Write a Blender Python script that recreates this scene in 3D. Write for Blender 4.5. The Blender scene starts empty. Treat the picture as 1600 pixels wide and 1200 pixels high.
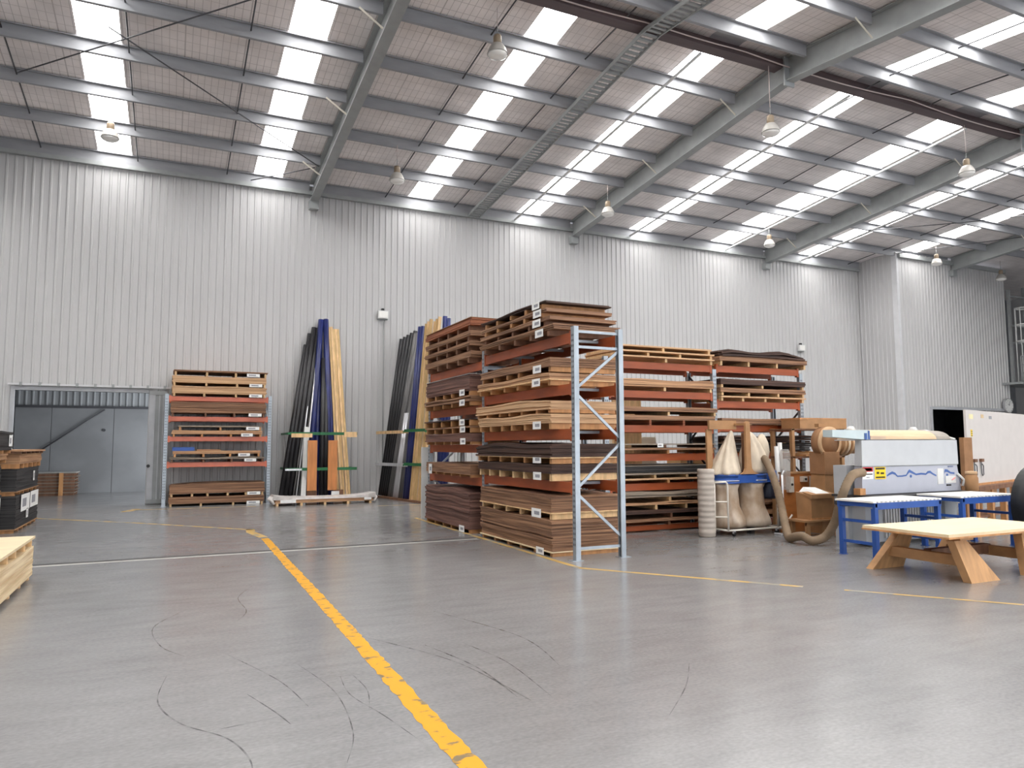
import bpy, bmesh, math, random
from mathutils import Vector, Matrix

random.seed(7)
scene = bpy.context.scene
COL = scene.collection

# ------------------------------------------------------------------ camera, world, lights, exposure
def make_camera():
    yaw, pitch, roll = map(math.radians, (25.19, 4.78, -0.2))
    cy, sy, cp, sp = math.cos(yaw), math.sin(yaw), math.cos(pitch), math.sin(pitch)
    f = Vector((sy * cp, cy * cp, sp)); r = Vector((cy, -sy, 0)); u = r.cross(f)
    r, u = r * math.cos(roll) + u * math.sin(roll), -r * math.sin(roll) + u * math.cos(roll)
    cam = bpy.data.cameras.new('camera')
    cam.sensor_width = 36; cam.lens = 1132 / 1600 * 36; cam.clip_end = 200
    o = bpy.data.objects.new('camera', cam); COL.objects.link(o)
    o.matrix_world = Matrix(((r.x, u.x, -f.x, 0), (r.y, u.y, -f.y, 0), (r.z, u.z, -f.z, 1.6), (0, 0, 0, 1)))
    scene.camera = o
make_camera()

world = bpy.data.worlds.new('world'); scene.world = world; world.use_nodes = True
bgn = world.node_tree.nodes['Background']
bgn.inputs[0].default_value = (0.80, 0.88, 1.0, 1); bgn.inputs[1].default_value = 2.0

SKYLIGHT = 10.0          # glow of the translucent roof sheets
def area(name, loc, rot, sx, sy, power, col=(1, 1, 1)):
    l = bpy.data.lights.new(name, 'AREA'); l.shape = 'RECTANGLE'; l.size = sx; l.size_y = sy; l.energy = power; l.color = col
    o = bpy.data.objects.new(name, l); COL.objects.link(o); o.location = loc; o.rotation_euler = rot
    return o
# daylight entering by the open roller doors in the wall behind the camera, and a light added for the side room, set in an unseen doorway
area('daylight_roller_door_a', (3.0, -13.95, 2.6), (math.radians(90), 0, 0), 7.0, 5.0, 430, (0.93, 0.97, 1.0))
area('daylight_roller_door_b', (17.0, -13.95, 2.6), (math.radians(90), 0, 0), 7.0, 5.0, 430, (0.93, 0.97, 1.0))
area('daylight_roller_door_c', (31.0, -13.95, 2.6), (math.radians(90), 0, 0), 7.0, 5.0, 300, (0.93, 0.97, 1.0))
area('added_side_room_light', (2.9, 25.6, 1.7), (math.radians(90), 0, math.radians(90)), 4.0, 3.0, 330, (0.92, 0.96, 1.0))

vs = scene.view_settings
vs.view_transform = 'Standard'; vs.look = 'None'; vs.gamma = 1.0; vs.use_curve_mapping = False
vs.exposure = 0.34
scene.cycles.max_bounces = 6; scene.cycles.diffuse_bounces = 4; scene.cycles.glossy_bounces = 3
scene.cycles.caustics_reflective = False; scene.cycles.caustics_refractive = False
scene.cycles.sample_clamp_indirect = 6.0

# ------------------------------------------------------------------ materials
def lin(c):
    return tuple(((v / 255) / 12.92 if v / 255 <= 0.04045 else ((v / 255 + 0.055) / 1.055) ** 2.4) for v in c)
_M = {}
def mat(name, c, rough=0.6, metal=0.0, var=0.12, scale=(4, 4, 4), c2=None, bump=0.0, spec=0.5, contrast=(0.35, 0.65), detail=5, alpha=1.0, trans=0.0):
    if name in _M: return _M[name]
    m = bpy.data.materials.new(name); m.use_nodes = True
    nt = m.node_tree; N = nt.nodes; L = nt.links; b = N['Principled BSDF']
    l = lin(c)
    a_ = tuple(v * (1 - var) for v in l) if c2 is None else l
    b_ = tuple(min(1, v * (1 + var)) for v in l) if c2 is None else lin(c2)
    tc = N.new('ShaderNodeTexCoord'); mp = N.new('ShaderNodeMapping'); mp.inputs['Scale'].default_value = scale
    no = N.new('ShaderNodeTexNoise'); no.inputs['Scale'].default_value = 1; no.inputs['Detail'].default_value = detail
    cr = N.new('ShaderNodeValToRGB')
    cr.color_ramp.elements[0].position = contrast[0]; cr.color_ramp.elements[0].color = (*a_, 1)
    cr.color_ramp.elements[1].position = contrast[1]; cr.color_ramp.elements[1].color = (*b_, 1)
    L.new(tc.outputs['Object'], mp.inputs[0]); L.new(mp.outputs[0], no.inputs['Vector']); L.new(no.outputs[0], cr.inputs[0])
    L.new(cr.outputs[0], b.inputs['Base Color'])
    b.inputs['Roughness'].default_value = rough; b.inputs['Metallic'].default_value = metal
    b.inputs['Specular IOR Level'].default_value = spec
    if bump:
        bp = N.new('ShaderNodeBump'); bp.inputs['Strength'].default_value = bump; bp.inputs['Distance'].default_value = 0.01
        L.new(no.outputs[0], bp.inputs['Height']); L.new(bp.outputs[0], b.inputs['Normal'])
    if alpha < 1: b.inputs['Alpha'].default_value = alpha
    if trans: b.inputs['Transmission Weight'].default_value = trans
    _M[name] = m
    return m

def emit_mat(name, col, strength):
    m = bpy.data.materials.new(name); m.use_nodes = True
    nt = m.node_tree; N = nt.nodes; L = nt.links; b = N['Principled BSDF']
    tc = N.new('ShaderNodeTexCoord'); wv = N.new('ShaderNodeTexWave'); wv.inputs['Scale'].default_value = 2.5
    cr = N.new('ShaderNodeValToRGB')
    cr.color_ramp.elements[0].color = (*[v * .93 for v in col], 1); cr.color_ramp.elements[1].color = (*col, 1)
    L.new(tc.outputs['Object'], wv.inputs[0]); L.new(wv.outputs[1], cr.inputs[0]); L.new(cr.outputs[0], b.inputs['Emission Color'])
    b.inputs['Base Color'].default_value = (.8, .8, .8, 1); b.inputs['Emission Strength'].default_value = strength
    return m

def sheets_mat(name, c, c2, rough=0.65, zs=38.0, spec=0.4):
    """edges of stacked boards: fine level streaks"""
    return mat(name, c, rough=rough, c2=c2, scale=(0.8, 0.8, zs), contrast=(0.38, 0.62), detail=3, bump=0.25, spec=spec)

def floor_material():
    m = bpy.data.materials.new('polished_concrete'); m.use_nodes = True
    nt = m.node_tree; N = nt.nodes; L = nt.links; b = N['Principled BSDF']
    tc = N.new('ShaderNodeTexCoord')
    def noise(scale, detail, mapping=(1, 1, 1)):
        mp = N.new('ShaderNodeMapping'); mp.inputs['Scale'].default_value = mapping
        n = N.new('ShaderNodeTexNoise'); n.inputs['Scale'].default_value = scale; n.inputs['Detail'].default_value = detail
        L.new(tc.outputs['Object'], mp.inputs[0]); L.new(mp.outputs[0], n.inputs['Vector']); return n.outputs[0]
    def ramp(src, p0, c0, p1, c1):
        r = N.new('ShaderNodeValToRGB'); r.color_ramp.elements[0].position = p0; r.color_ramp.elements[1].position = p1
        r.color_ramp.elements[0].color = (*c0, 1); r.color_ramp.elements[1].color = (*c1, 1); L.new(src, r.inputs[0]); return r.outputs[0]
    def mix(kind, fac, a, c):
        x = N.new('ShaderNodeMix'); x.data_type = 'RGBA'; x.blend_type = kind
        if isinstance(fac, float): x.inputs[0].default_value = fac
        else: L.new(fac, x.inputs[0])
        L.new(a, x.inputs[6]); L.new(c, x.inputs[7]); return x.outputs[2]
    big = ramp(noise(0.35, 6), 0.3, lin((137, 136, 136)), 0.7, lin((150, 149, 149)))
    mid = ramp(noise(2.2, 8, (1.0, 2.6, 1)), 0.25, (0.86,) * 3, 0.75, (1.0,) * 3)
    fine = ramp(noise(30, 10, (1, 1.7, 1)), 0.3, (0.80,) * 3, 0.7, (1.0,) * 3)
    c = mix('MULTIPLY', 1.0, big, mid); c = mix('MULTIPLY', 1.0, c, fine)
    # long scuffs
    sc = ramp(noise(5.0, 9, (0.3, 2.4, 1)), 0.48, (1, 1, 1), 0.80, (0.90, 0.90, 0.90)); c = mix('MULTIPLY', 1.0, c, sc)
    L.new(c, b.inputs['Base Color'])
    rr = N.new('ShaderNodeMapRange'); rr.inputs[1].default_value = 0.3; rr.inputs[2].default_value = 0.7
    rr.inputs[3].default_value = 0.17; rr.inputs[4].default_value = 0.27
    L.new(noise(1.3, 6, (1, 1.8, 1)), rr.inputs[0]); L.new(rr.outputs[0], b.inputs['Roughness'])
    b.inputs['Specular IOR Level'].default_value = 0.5
    bp = N.new('ShaderNodeBump'); bp.inputs['Strength'].default_value = 0.04; bp.inputs['Distance'].default_value = 0.01
    L.new(noise(18, 4), bp.inputs['Height']); L.new(bp.outputs[0], b.inputs['Normal'])
    return m

def grid_material(name, base, line, sx, sy, lw):
    """insulation blanket held up by a wire mesh"""
    m = bpy.data.materials.new(name); m.use_nodes = True
    nt = m.node_tree; N = nt.nodes; L = nt.links; b = N['Principled BSDF']
    tc = N.new('ShaderNodeTexCoord'); sep = N.new('ShaderNodeSeparateXYZ'); L.new(tc.outputs['Object'], sep.inputs[0])
    def lines(out, pitch, w):
        d = N.new('ShaderNodeMath'); d.operation = 'DIVIDE'; d.inputs[1].default_value = pitch; L.new(out, d.inputs[0])
        fr = N.new('ShaderNodeMath'); fr.operation = 'FRACT'; L.new(d.outputs[0], fr.inputs[0])
        lt = N.new('ShaderNodeMath'); lt.operation = 'LESS_THAN'; lt.inputs[1].default_value = w / pitch; L.new(fr.outputs[0], lt.inputs[0])
        return lt.outputs[0]
    a = lines(sep.outputs[0], sx, lw); c = lines(sep.outputs[1], sy, lw); d = lines(sep.outputs[0], 1.2, lw * 2.2)
    mx = N.new('ShaderNodeMath'); mx.operation = 'MAXIMUM'; L.new(a, mx.inputs[0]); L.new(c, mx.inputs[1])
    m2 = N.new('ShaderNodeMath'); m2.operation = 'MAXIMUM'; L.new(mx.outputs[0], m2.inputs[0]); L.new(d, m2.inputs[1])
    no = N.new('ShaderNodeTexNoise'); no.inputs['Scale'].default_value = 1.4; no.inputs['Detail'].default_value = 6; L.new(tc.outputs['Object'], no.inputs['Vector'])
    cr = N.new('ShaderNodeValToRGB'); cr.color_ramp.elements[0].position = .3; cr.color_ramp.elements[1].position = .7
    bl = lin(base); cr.color_ramp.elements[0].color = (*[v * .86 for v in bl], 1); cr.color_ramp.elements[1].color = (*[v * 1.1 for v in bl], 1)
    L.new(no.outputs[0], cr.inputs[0])
    mixn = N.new('ShaderNodeMix'); mixn.data_type = 'RGBA'; L.new(m2.outputs[0], mixn.inputs[0]); L.new(cr.outputs[0], mixn.inputs[6]); mixn.inputs[7].default_value = (*lin(line), 1)
    L.new(mixn.outputs[2], b.inputs['Base Color']); b.inputs['Roughness'].default_value = .55
    bp = N.new('ShaderNodeBump'); bp.inputs['Strength'].default_value = .5; bp.inputs['Distance'].default_value = .03
    L.new(no.outputs[0], bp.inputs['Height']); L.new(bp.outputs[0], b.inputs['Normal'])
    return m

def worn_material(name, c, under, amount, scale=(9, 3, 1)):
    return mat(name, c, rough=.5, spec=.25, c2=under, scale=scale, contrast=(amount, amount + .06), detail=8)

WALL = mat('grey_wall_sheeting', (190, 189, 189), rough=.42, var=.05, scale=(.6, .6, .25), metal=0.0, spec=.6)
WALL_SHADED = mat('shaded_grey_sheeting', (150, 152, 154), rough=.5, var=.06, scale=(.6, .6, .3))  # wall sheeting with the side room's shade put into its colour
STEEL = mat('grey_painted_steel', (150, 153, 153), rough=.45, var=.06)
PURLIN = mat('galvanised_purlin', (152, 153, 157), rough=.6, metal=0.0, spec=.3, var=.08, scale=(1.2, 5, 5))
DARKSTEEL = mat('dark_steel', (70, 70, 74), rough=.5, var=.1)
RIDGE = mat('brown_ridge_channel', (84, 70, 72), rough=.55, var=.15, scale=(1, 6, 6))
ROOF = grid_material('mesh_held_blanket', (236, 229, 227), (196, 188, 186), .15, .3, .012)
GALV = mat('galvanised_steel', (166, 174, 182), rough=.42, metal=.5, var=.12, scale=(5, 5, 3))
ORANGE = mat('orange_beam_paint', (160, 78, 40), rough=.42, var=.14, scale=(2, 2, 9))
CONCRETE = mat('tilt_panel_concrete', (134, 135, 137), rough=.75, var=.12, scale=(.7, .7, .9), bump=.1)
WHITE = mat('white_paint', (216, 216, 214), rough=.4, var=.03)
CARD = mat('white_card', (238, 238, 236), rough=.7, var=.03, scale=(20, 20, 20))
PRINT = mat('grey_print', (150, 150, 156), rough=.7, var=.3, scale=(60, 60, 90))
BLACK = mat('black_plastic', (26, 26, 28), rough=.45, var=.2)
YEL = worn_material('worn_yellow_line', (214, 154, 36), (120, 106, 82), .57, (7, 12, 1))
YELFAINT = worn_material('faint_yellow_line', (190, 156, 92), (146, 140, 126), .52, (4, 4, 1))
SCUFF = mat('tyre_scuff', (86, 86, 86), rough=.22, spec=.5, c2=(124, 123, 123), scale=(8, 8, 1), contrast=(.4, .6))
JOINT = mat('floor_joint', (76, 75, 75), rough=.7, spec=.1, var=.2)
LIGHTWOOD = mat('pale_timber', (222, 186, 138), rough=.6, var=.16, scale=(14, 14, 3))
MIDWOOD = mat('tan_timber', (190, 138, 90), rough=.6, var=.2, scale=(10, 10, 2.5))
DARKWOOD = mat('dark_timber', (120, 84, 62), rough=.65, var=.25, scale=(9, 9, 3))
PLY = mat('birch_ply_face', (224, 204, 168), rough=.5, var=.07, scale=(1.2, 6, 4))
PLYEDGE = sheets_mat('birch_ply_edges', (206, 178, 138), (238, 218, 182), zs=30)
S_BROWN = sheets_mat('brown_board_edges', (106, 76, 58), (164, 124, 94))
S_KRAFT = sheets_mat('tan_board_edges', (160, 120, 90), (196, 154, 116))
S_PALE = sheets_mat('pale_board_edges', (188, 148, 112), (216, 178, 138))
S_DARK = sheets_mat('dark_brown_board_edges', (48, 34, 30), (86, 62, 52))
S_BLACK = sheets_mat('charcoal_board_edges', (38, 37, 38), (66, 64, 64))
S_GREY = sheets_mat('grey_brown_board_edges', (112, 100, 90), (160, 146, 130))
S_RUST = sheets_mat('reddish_board_edges', (118, 64, 42), (168, 104, 70))
S_MAUVE = sheets_mat('mauve_brown_board_edges', (92, 66, 60), (134, 98, 86))
BLUE = mat('blue_paint', (44, 84, 160), rough=.4, var=.1)
ROLLBLUE = mat('navy_wrap', (34, 42, 96), rough=.3, var=.3, scale=(6, 6, 2))
ROLLBLACK = mat('black_wrap', (34, 33, 36), rough=.35, var=.35, scale=(8, 8, 1))
ROLLGREY = mat('grey_tube', (112, 110, 110), rough=.4, var=.25, scale=(9, 9, 1))
SILVER = mat('silver_tube', (214, 214, 218), rough=.28, metal=.4, var=.12, scale=(12, 12, 1))
GREEN = mat('green_paint', (34, 104, 62), rough=.5, var=.15)
PLASTIC = mat('clear_wrap', (214, 208, 204), rough=.25, var=.12, scale=(6, 6, 6), bump=.6)
CLOTH = mat('cream_cloth', (208, 194, 174), rough=.9, var=.1, scale=(7, 7, 3), bump=.5)
SAWBAG = mat('sawdust_in_clear_bag', (170, 146, 122), rough=.28, c2=(206, 190, 172), scale=(3, 3, 2.4), contrast=(.4, .62), bump=.7)
HOSE = mat('dusty_hose', (132, 112, 90), rough=.75, var=.14, scale=(6, 6, 6))
MACHINE = mat('pale_grey_enamel', (186, 189, 193), rough=.4, var=.03)
MACHINE2 = mat('lavender_grey_enamel', (178, 181, 193), rough=.4, var=.03)
MDF = mat('brown_mdf', (170, 128, 88), rough=.7, var=.12, scale=(4, 4, 4))
RINGTAN = mat('tan_dusty_ring', (200, 164, 126), rough=.7, var=.12)
RED = mat('red_print', (196, 40, 48), rough=.5, var=.05)
YELSIGN = mat('yellow_print', (240, 204, 40), rough=.5, var=.05)
BLUEPRINT = mat('blue_print', (70, 100, 160), rough=.5, var=.08)
GREYROLL = mat('grey_abrasive_roll', (186, 176, 166), rough=.75, var=.1, scale=(2, 2, 26))
GLASS = mat('clear_lens', (225, 228, 230), rough=.15, var=.04, alpha=.45)
SKYGLOW = emit_mat('translucent_roof_sheet', (1.0, 0.99, 0.97), SKYLIGHT)
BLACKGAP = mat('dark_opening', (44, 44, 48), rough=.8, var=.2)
BELTTAN = mat('tan_sanding_belt', (214, 184, 150), rough=.8, var=.08, scale=(2, 9, 2))

# ------------------------------------------------------------------ mesh builder
class MB:
    def __init__(self): self.v = []; self.f = []; self.sm = []
    def add(self, vs_, fs_, smooth=False):
        n = len(self.v); self.v += [tuple(p) for p in vs_]
        for f in fs_: self.f.append(tuple(i + n for i in f)); self.sm.append(smooth)
        return self
    def box(self, x0, y0, z0, x1, y1, z1):
        if x1 < x0: x0, x1 = x1, x0
        if y1 < y0: y0, y1 = y1, y0
        if z1 < z0: z0, z1 = z1, z0
        return self.add([(x0, y0, z0), (x1, y0, z0), (x1, y1, z0), (x0, y1, z0), (x0, y0, z1), (x1, y0, z1), (x1, y1, z1), (x0, y1, z1)],
                        [(0, 3, 2, 1), (4, 5, 6, 7), (0, 1, 5, 4), (1, 2, 6, 5), (2, 3, 7, 6), (3, 0, 4, 7)])
    def hexa(self, b, t):
        """eight corners: bottom four counter-clockwise, then top four"""
        return self.add(list(b) + list(t), [(0, 3, 2, 1), (4, 5, 6, 7), (0, 1, 5, 4), (1, 2, 6, 5), (2, 3, 7, 6), (3, 0, 4, 7)])
    def prism(self, poly, axis, a0, a1):
        """closed polygon swept along an axis; poly lies in the other two axes (in xyz order)"""
        def p(u, w, a): return {'x': (a, u, w), 'y': (u, a, w), 'z': (u, w, a)}[axis]
        n = len(poly)
        vs_ = [p(u, w, a0) for u, w in poly] + [p(u, w, a1) for u, w in poly]
        fs_ = [tuple(range(n))[::-1], tuple(range(n, 2 * n))] + [(i, (i + 1) % n, n + (i + 1) % n, n + i) for i in range(n)]
        return self.add(vs_, fs_)
    def bar(self, p, q, w, h=None, up=(0, 0, 1)):
        """rectangular bar between two points"""
        p, q = Vector(p), Vector(q); h = h or w; d = (q - p).normalized(); up = Vector(up)
        if abs(d.dot(up)) > .98: up = Vector((1, 0, 0))
        s = d.cross(up).normalized() * w / 2; t = s.cross(d).normalized() * h / 2
        return self.add([p - s - t, p + s - t, p + s + t, p - s + t, q - s - t, q + s - t, q + s + t, q - s + t],
                        [(0, 1, 2, 3), (7, 6, 5, 4), (4, 5, 1, 0), (5, 6, 2, 1), (6, 7, 3, 2), (7, 4, 0, 3)])
    def tube(self, pts, r, n=8, caps=True):
        """round tube along a path, r a number or one radius per point"""
        pts = [Vector(p) for p in pts]; k = len(pts); rs = r if isinstance(r, (list, tuple)) else [r] * k
        base = len(self.v); ref = None; vs_ = []
        for i, p in enumerate(pts):
            d = (pts[min(i + 1, k - 1)] - pts[max(i - 1, 0)]).normalized()
            if ref is None:
                ref = Vector((0, 0, 1)) if abs(d.z) < .9 else Vector((1, 0, 0))
            s = (ref - d * ref.dot(d)).normalized(); t = d.cross(s); ref = s
            for j in range(n):
                a = 2 * math.pi * j / n; vs_.append(p + (s * math.cos(a) + t * math.sin(a)) * rs[i])
        fs_ = [(i * n + j, i * n + (j + 1) % n, (i + 1) * n + (j + 1) % n, (i + 1) * n + j) for i in range(k - 1) for j in range(n)]
        self.add(vs_, fs_, True)
        if caps:
            self.f.append(tuple(base + j for j in range(n))[::-1]); self.sm.append(False)
            self.f.append(tuple(base + (k - 1) * n + j for j in range(n))); self.sm.append(False)
        return self
    def lathe(self, prof, cx=0, cy=0, n=20, axis='z', wob=None):
        """profile of (radius, height) turned round an axis through (cx, cy); open ends are capped"""
        vs_ = []
        for k, (r, h) in enumerate(prof):
            for j in range(n):
                a = 2 * math.pi * j / n; rr = r * (1 + (wob(a, k) if wob else 0))
                u, w = cx + rr * math.cos(a), cy + rr * math.sin(a)
                vs_.append({'z': (u, w, h), 'y': (u, h, w), 'x': (h, u, w)}[axis])
        m = len(prof)
        fs_ = [(i * n + j, i * n + (j + 1) % n, (i + 1) * n + (j + 1) % n, (i + 1) * n + j) for i in range(m - 1) for j in range(n)]
        base = len(self.v); self.add(vs_, fs_, True)
        if prof[0] == prof[-1]: return self
        if prof[0][0] > 1e-4: self.f.append(tuple(base + j for j in range(n))[::-1]); self.sm.append(False)
        if prof[-1][0] > 1e-4: self.f.append(tuple(base + (m - 1) * n + j for j in range(n))); self.sm.append(False)
        return self
    def mesh(self, name):
        me = bpy.data.meshes.new(name); me.from_pydata(self.v, [], self.f)
        me.polygons.foreach_set('use_smooth', self.sm); me.update()
        bm = bmesh.new(); bm.from_mesh(me); bmesh.ops.recalc_face_normals(bm, faces=bm.faces); bm.to_mesh(me); bm.free()
        return me
    def build(self, name, m, parent=None, loc=None):
        return put(name, self.mesh(name), m, parent, loc)

def put(name, me, m, parent=None, loc=None, rot=None):
    o = bpy.data.objects.new(name, me); COL.objects.link(o)
    if m is not None and (not me.materials): me.materials.append(m)
    if parent: o.parent = parent
    if loc: o.location = loc
    if rot: o.rotation_euler = rot
    return o
def thing(name, label, cat, loc=(0, 0, 0), group=None, rz=0):
    o = bpy.data.objects.new(name, None); COL.objects.link(o); o.location = loc; o.rotation_euler = (0, 0, rz)
    o.empty_display_size = .1
    return tag(o, label, cat, group)
def tag(o, label, cat, group=None):
    o['label'] = label; o['category'] = cat
    if group: o['group'] = group
    return o
def struct(o):
    o['kind'] = 'structure'; return o

# ------------------------------------------------------------------ the building
YB = 22.4                      # back wall face
RIDGE_Y = 12.1
def roof_z(y):
    return 9.65 + .105 * (22.5 - y) if y >= RIDGE_Y else 9.65 + .105 * (22.5 - RIDGE_Y) - .105 * (RIDGE_Y - y)
X_L, X_R, Y_F = -12.0, 42.0, -14.0
RAFTERS = [-5.4, 3.75, 12.95, 22.15, 31.35]
PITCH = .2

def rib_profile(n):
    p = []
    for i in range(n):
        x = i * PITCH
        p += [(x, 0), (x + .118, 0), (x + .138, -.027), (x + .172, -.027), (x + .192, 0)]
    p.append((n * PITCH, 0)); return p
_sheet = {}
def wall_sheet(parent, x, y, z0, z1, n=4, m=WALL, rz=0.0):
    """one ribbed wall sheet, n ribs wide, its own object"""
    key = (n, round(z0, 3), round(z1, 3), m.name)
    if key not in _sheet:
        mb = MB(); pr = rib_profile(n)
        for (a, b), (c, d) in zip(pr[:-1], pr[1:]): mb.add([(a, b, z0), (c, d, z0), (c, d, z1), (a, b, z1)], [(0, 1, 2, 3)])
        me = bpy.data.meshes.new('wall_sheet'); me.from_pydata(mb.v, [], mb.f); me.update(); me.materials.append(m); _sheet[key] = me
    o = bpy.data.objects.new('wall_sheet', _sheet[key]); COL.objects.link(o); o.parent = parent; o.location = (x, y, 0); o.rotation_euler = (0, 0, rz)
    return o

# floor
floor = struct(MB().box(X_L, Y_F, -.2, X_R, 30.0, 0).build('floor', floor_material()))
def strip(pts, w, m, name, z=.0015, parent=floor):
    """flat painted strip on the floor along a path"""
    mb = MB(); L_, R_ = [], []
    for i, p in enumerate(pts):
        a = Vector(pts[max(i - 1, 0)]); b = Vector(pts[min(i + 1, len(pts) - 1)]); d = (b - a).normalized(); n = Vector((-d.y, d.x))
        ww = w[i] if isinstance(w, (list, tuple)) else w
        L_.append((p[0] + n.x * ww / 2, p[1] + n.y * ww / 2, z)); R_.append((p[0] - n.x * ww / 2, p[1] - n.y * ww / 2, z))
    k = len(pts); mb.add(L_ + R_, [(k + i, k + i + 1, i + 1, i) for i in range(k - 1)])
    return mb.build(name, m, parent)
yl = [(1.40 + .13 * t / 180 + random.uniform(-.005, .005), 2.5 + 10.8 * t / 180) for t in range(181)]
strip(yl, [.128 + random.uniform(-.014, .014) for _ in yl], YEL, 'floor_marking')
strip([(1.53, 13.45), (1.40, 14.35), (1.44, 14.9)], .16, YELFAINT, 'floor_marking')
strip([(-2.9, 19.5), (-.63, 17.2), (1.46, 14.75)], .09, YELFAINT, 'floor_marking')
strip([(-.75, 20.6), (2.1, 20.35)], .10, YELFAINT, 'floor_marking')
strip([(-.95, 20.1), (-.72, 20.9)], .22, YELFAINT, 'floor_marking')
strip([(4.93, 15.5), (4.86, 8.3)], .085, YELFAINT, 'floor_marking')
strip([(4.85, 8.3), (6.47, 6.11)], .085, YELFAINT, 'floor_marking')
strip([(6.73, 5.78), (7.75, 4.42)], .06, YELFAINT, 'floor_marking')
strip([(5.0, 19.0), (6.9, 18.8)], .08, YELFAINT, 'floor_marking')
strip([(X_L, 11.74), (4.8, 11.74)], .11, JOINT, 'floor_joint', .001)
strip([(X_L, 11.60), (4.8, 11.60)], .14, mat('pale_joint_edge', (166, 164, 160), rough=.5, var=.08), 'joint_edge', .001)
strip([(6.4, 11.74), (7.0, 11.74)], .11, JOINT, 'floor_joint', .001)
def scuff(pts, w=.018, k=10):
    out = []
    for i in range(len(pts) - 1):          # smooth the path
        p0, p1, p2, p3 = (Vector(pts[max(i - 1, 0)]), Vector(pts[i]), Vector(pts[i + 1]), Vector(pts[min(i + 2, len(pts) - 1)]))
        for j in range(k):
            t = j / k
            out.append(.5 * ((2 * p1) + (-p0 + p2) * t + (2 * p0 - 5 * p1 + 4 * p2 - p3) * t * t + (-p0 + 3 * p1 - 3 * p2 + p3) * t ** 3))
    out.append(Vector(pts[-1])); n = len(out)
    strip([(p.x, p.y) for p in out], [w * min(1, .25 + 3 * min(i, n - 1 - i) / n) for i in range(n)], SCUFF, 'tyre_scuff', .001)
for s in ([(.03, 5.75), (-.02, 5.2), (.10, 4.75), (.33, 4.4), (.42, 4.05), (.40, 3.75)], [(.18, 7.9), (-.08, 7.3), (-.02, 6.6), (.15, 6.2)], [(.9, 5.6), (1.02, 4.9), (.98, 4.2), (.86, 3.8)],
          [(1.12, 5.2), (1.1, 4.8), (1.2, 4.35), (1.28, 3.9)], [(1.2, 5.25), (1.22, 4.85), (1.15, 4.5)], [(.45, 6.1), (.72, 5.3), (.82, 4.7)], [(.5, 5.1), (.62, 4.7), (.68, 4.45)], [(.3, 4.55), (.62, 4.6)],
          [(1.9, 5.7), (2.05, 5.0), (2.05, 4.3)], [(2.2, 5.6), (2.3, 5.0), (2.25, 4.2)], [(1.5, 6.2), (1.95, 5.2), (2.1, 4.2)], [(2.7, 3.6), (3.15, 4.0), (3.5, 4.4)], [(2.35, 6.8), (2.7, 5.6), (2.6, 4.7)], [(.9, 8.9), (.7, 8.3), (.72, 7.6), (.6, 7.2)]):
    scuff(s, random.uniform(.007, .014))

# back wall with the sliding-door opening (X -3.68 .. -.58, height 3.06)
DX0, DX1, DZ = -3.68, -.58, 3.06
mbw = MB(); mbw.box(X_L, YB + .02, 0, DX0, YB + .14, 9.6); mbw.box(DX1, YB + .02, 0, 27.75, YB + .14, 9.6); mbw.box(DX0, YB + .02, DZ, DX1, YB + .14, 9.6)
wall_back = struct(mbw.build('wall_back', WALL))
x = DX0
while x > X_L: wall_sheet(wall_back, x - .8, YB, .03, 9.55); x -= .8
for i in range(4): wall_sheet(wall_back, DX0 + .8 * i, YB, DZ + .12, 9.55)
x = DX0 + 3.2
wall_sheet(wall_back, DX0 + 3.2 - .1, YB + .001, .03, DZ, 1)
while x < 27.7: wall_sheet(wall_back, x, YB, .03, 9.55); x += .8
# door surround, track and the slid-open leaf
mb = MB(); mb.box(DX0 - .09, YB - .06, 0, DX0, YB + .14, DZ + .1); mb.box(DX0, YB - .06, DZ, DX1, YB + .14, DZ + .1)
trim_door = struct(mb.build('trim_1', mat('grey_door_frame', (176, 178, 182), rough=.45, var=.05)))
tr = struct(MB().box(DX0 - .15, YB - .14, DZ + .12, -.05, YB - .05, DZ + .17).build('trim_2', mat('pale_track', (206, 206, 208), rough=.4, var=.05)))
for i in range(9): MB().box(DX0 + .1 + .42 * i, YB - .15, DZ + .10, DX0 + .16 + .42 * i, YB - .035, DZ + .20).build('track_bracket', STEEL, tr)
leaf = struct(MB().box(DX1 + .02, YB - .12, .03, DX1 + .14, YB - .07, DZ + .05).build('door_1', mat('pale_door_leaf', (178, 180, 184), rough=.45, var=.05)))
mb = MB(); mb.box(DX1 + .14, YB - .105, .14, DX1 + .44, YB - .085, DZ - .06); mb.build('door_panel', STEEL, leaf)
for xx in (.14, .26, .36): MB().box(DX1 + xx, YB - .125, .14, DX1 + xx + .03, YB - .10, DZ - .06).build('door_rib', mat('pale_door_leaf', (0, 0, 0)), leaf)
MB().box(DX1 + .02, YB - .13, .03, DX1 + .46, YB - .08, .14).build('door_rail', STEEL, leaf)
MB().box(DX1 + .02, YB - .13, DZ - .06, DX1 + .46, YB - .08, DZ + .05).build('door_rail', STEEL, leaf)
MB().lathe([(.045, YB - .15), (.045, YB - .12)], DX1 + .05, 1.05, 12, 'y').build('door_lock', BLACK, leaf)

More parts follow.
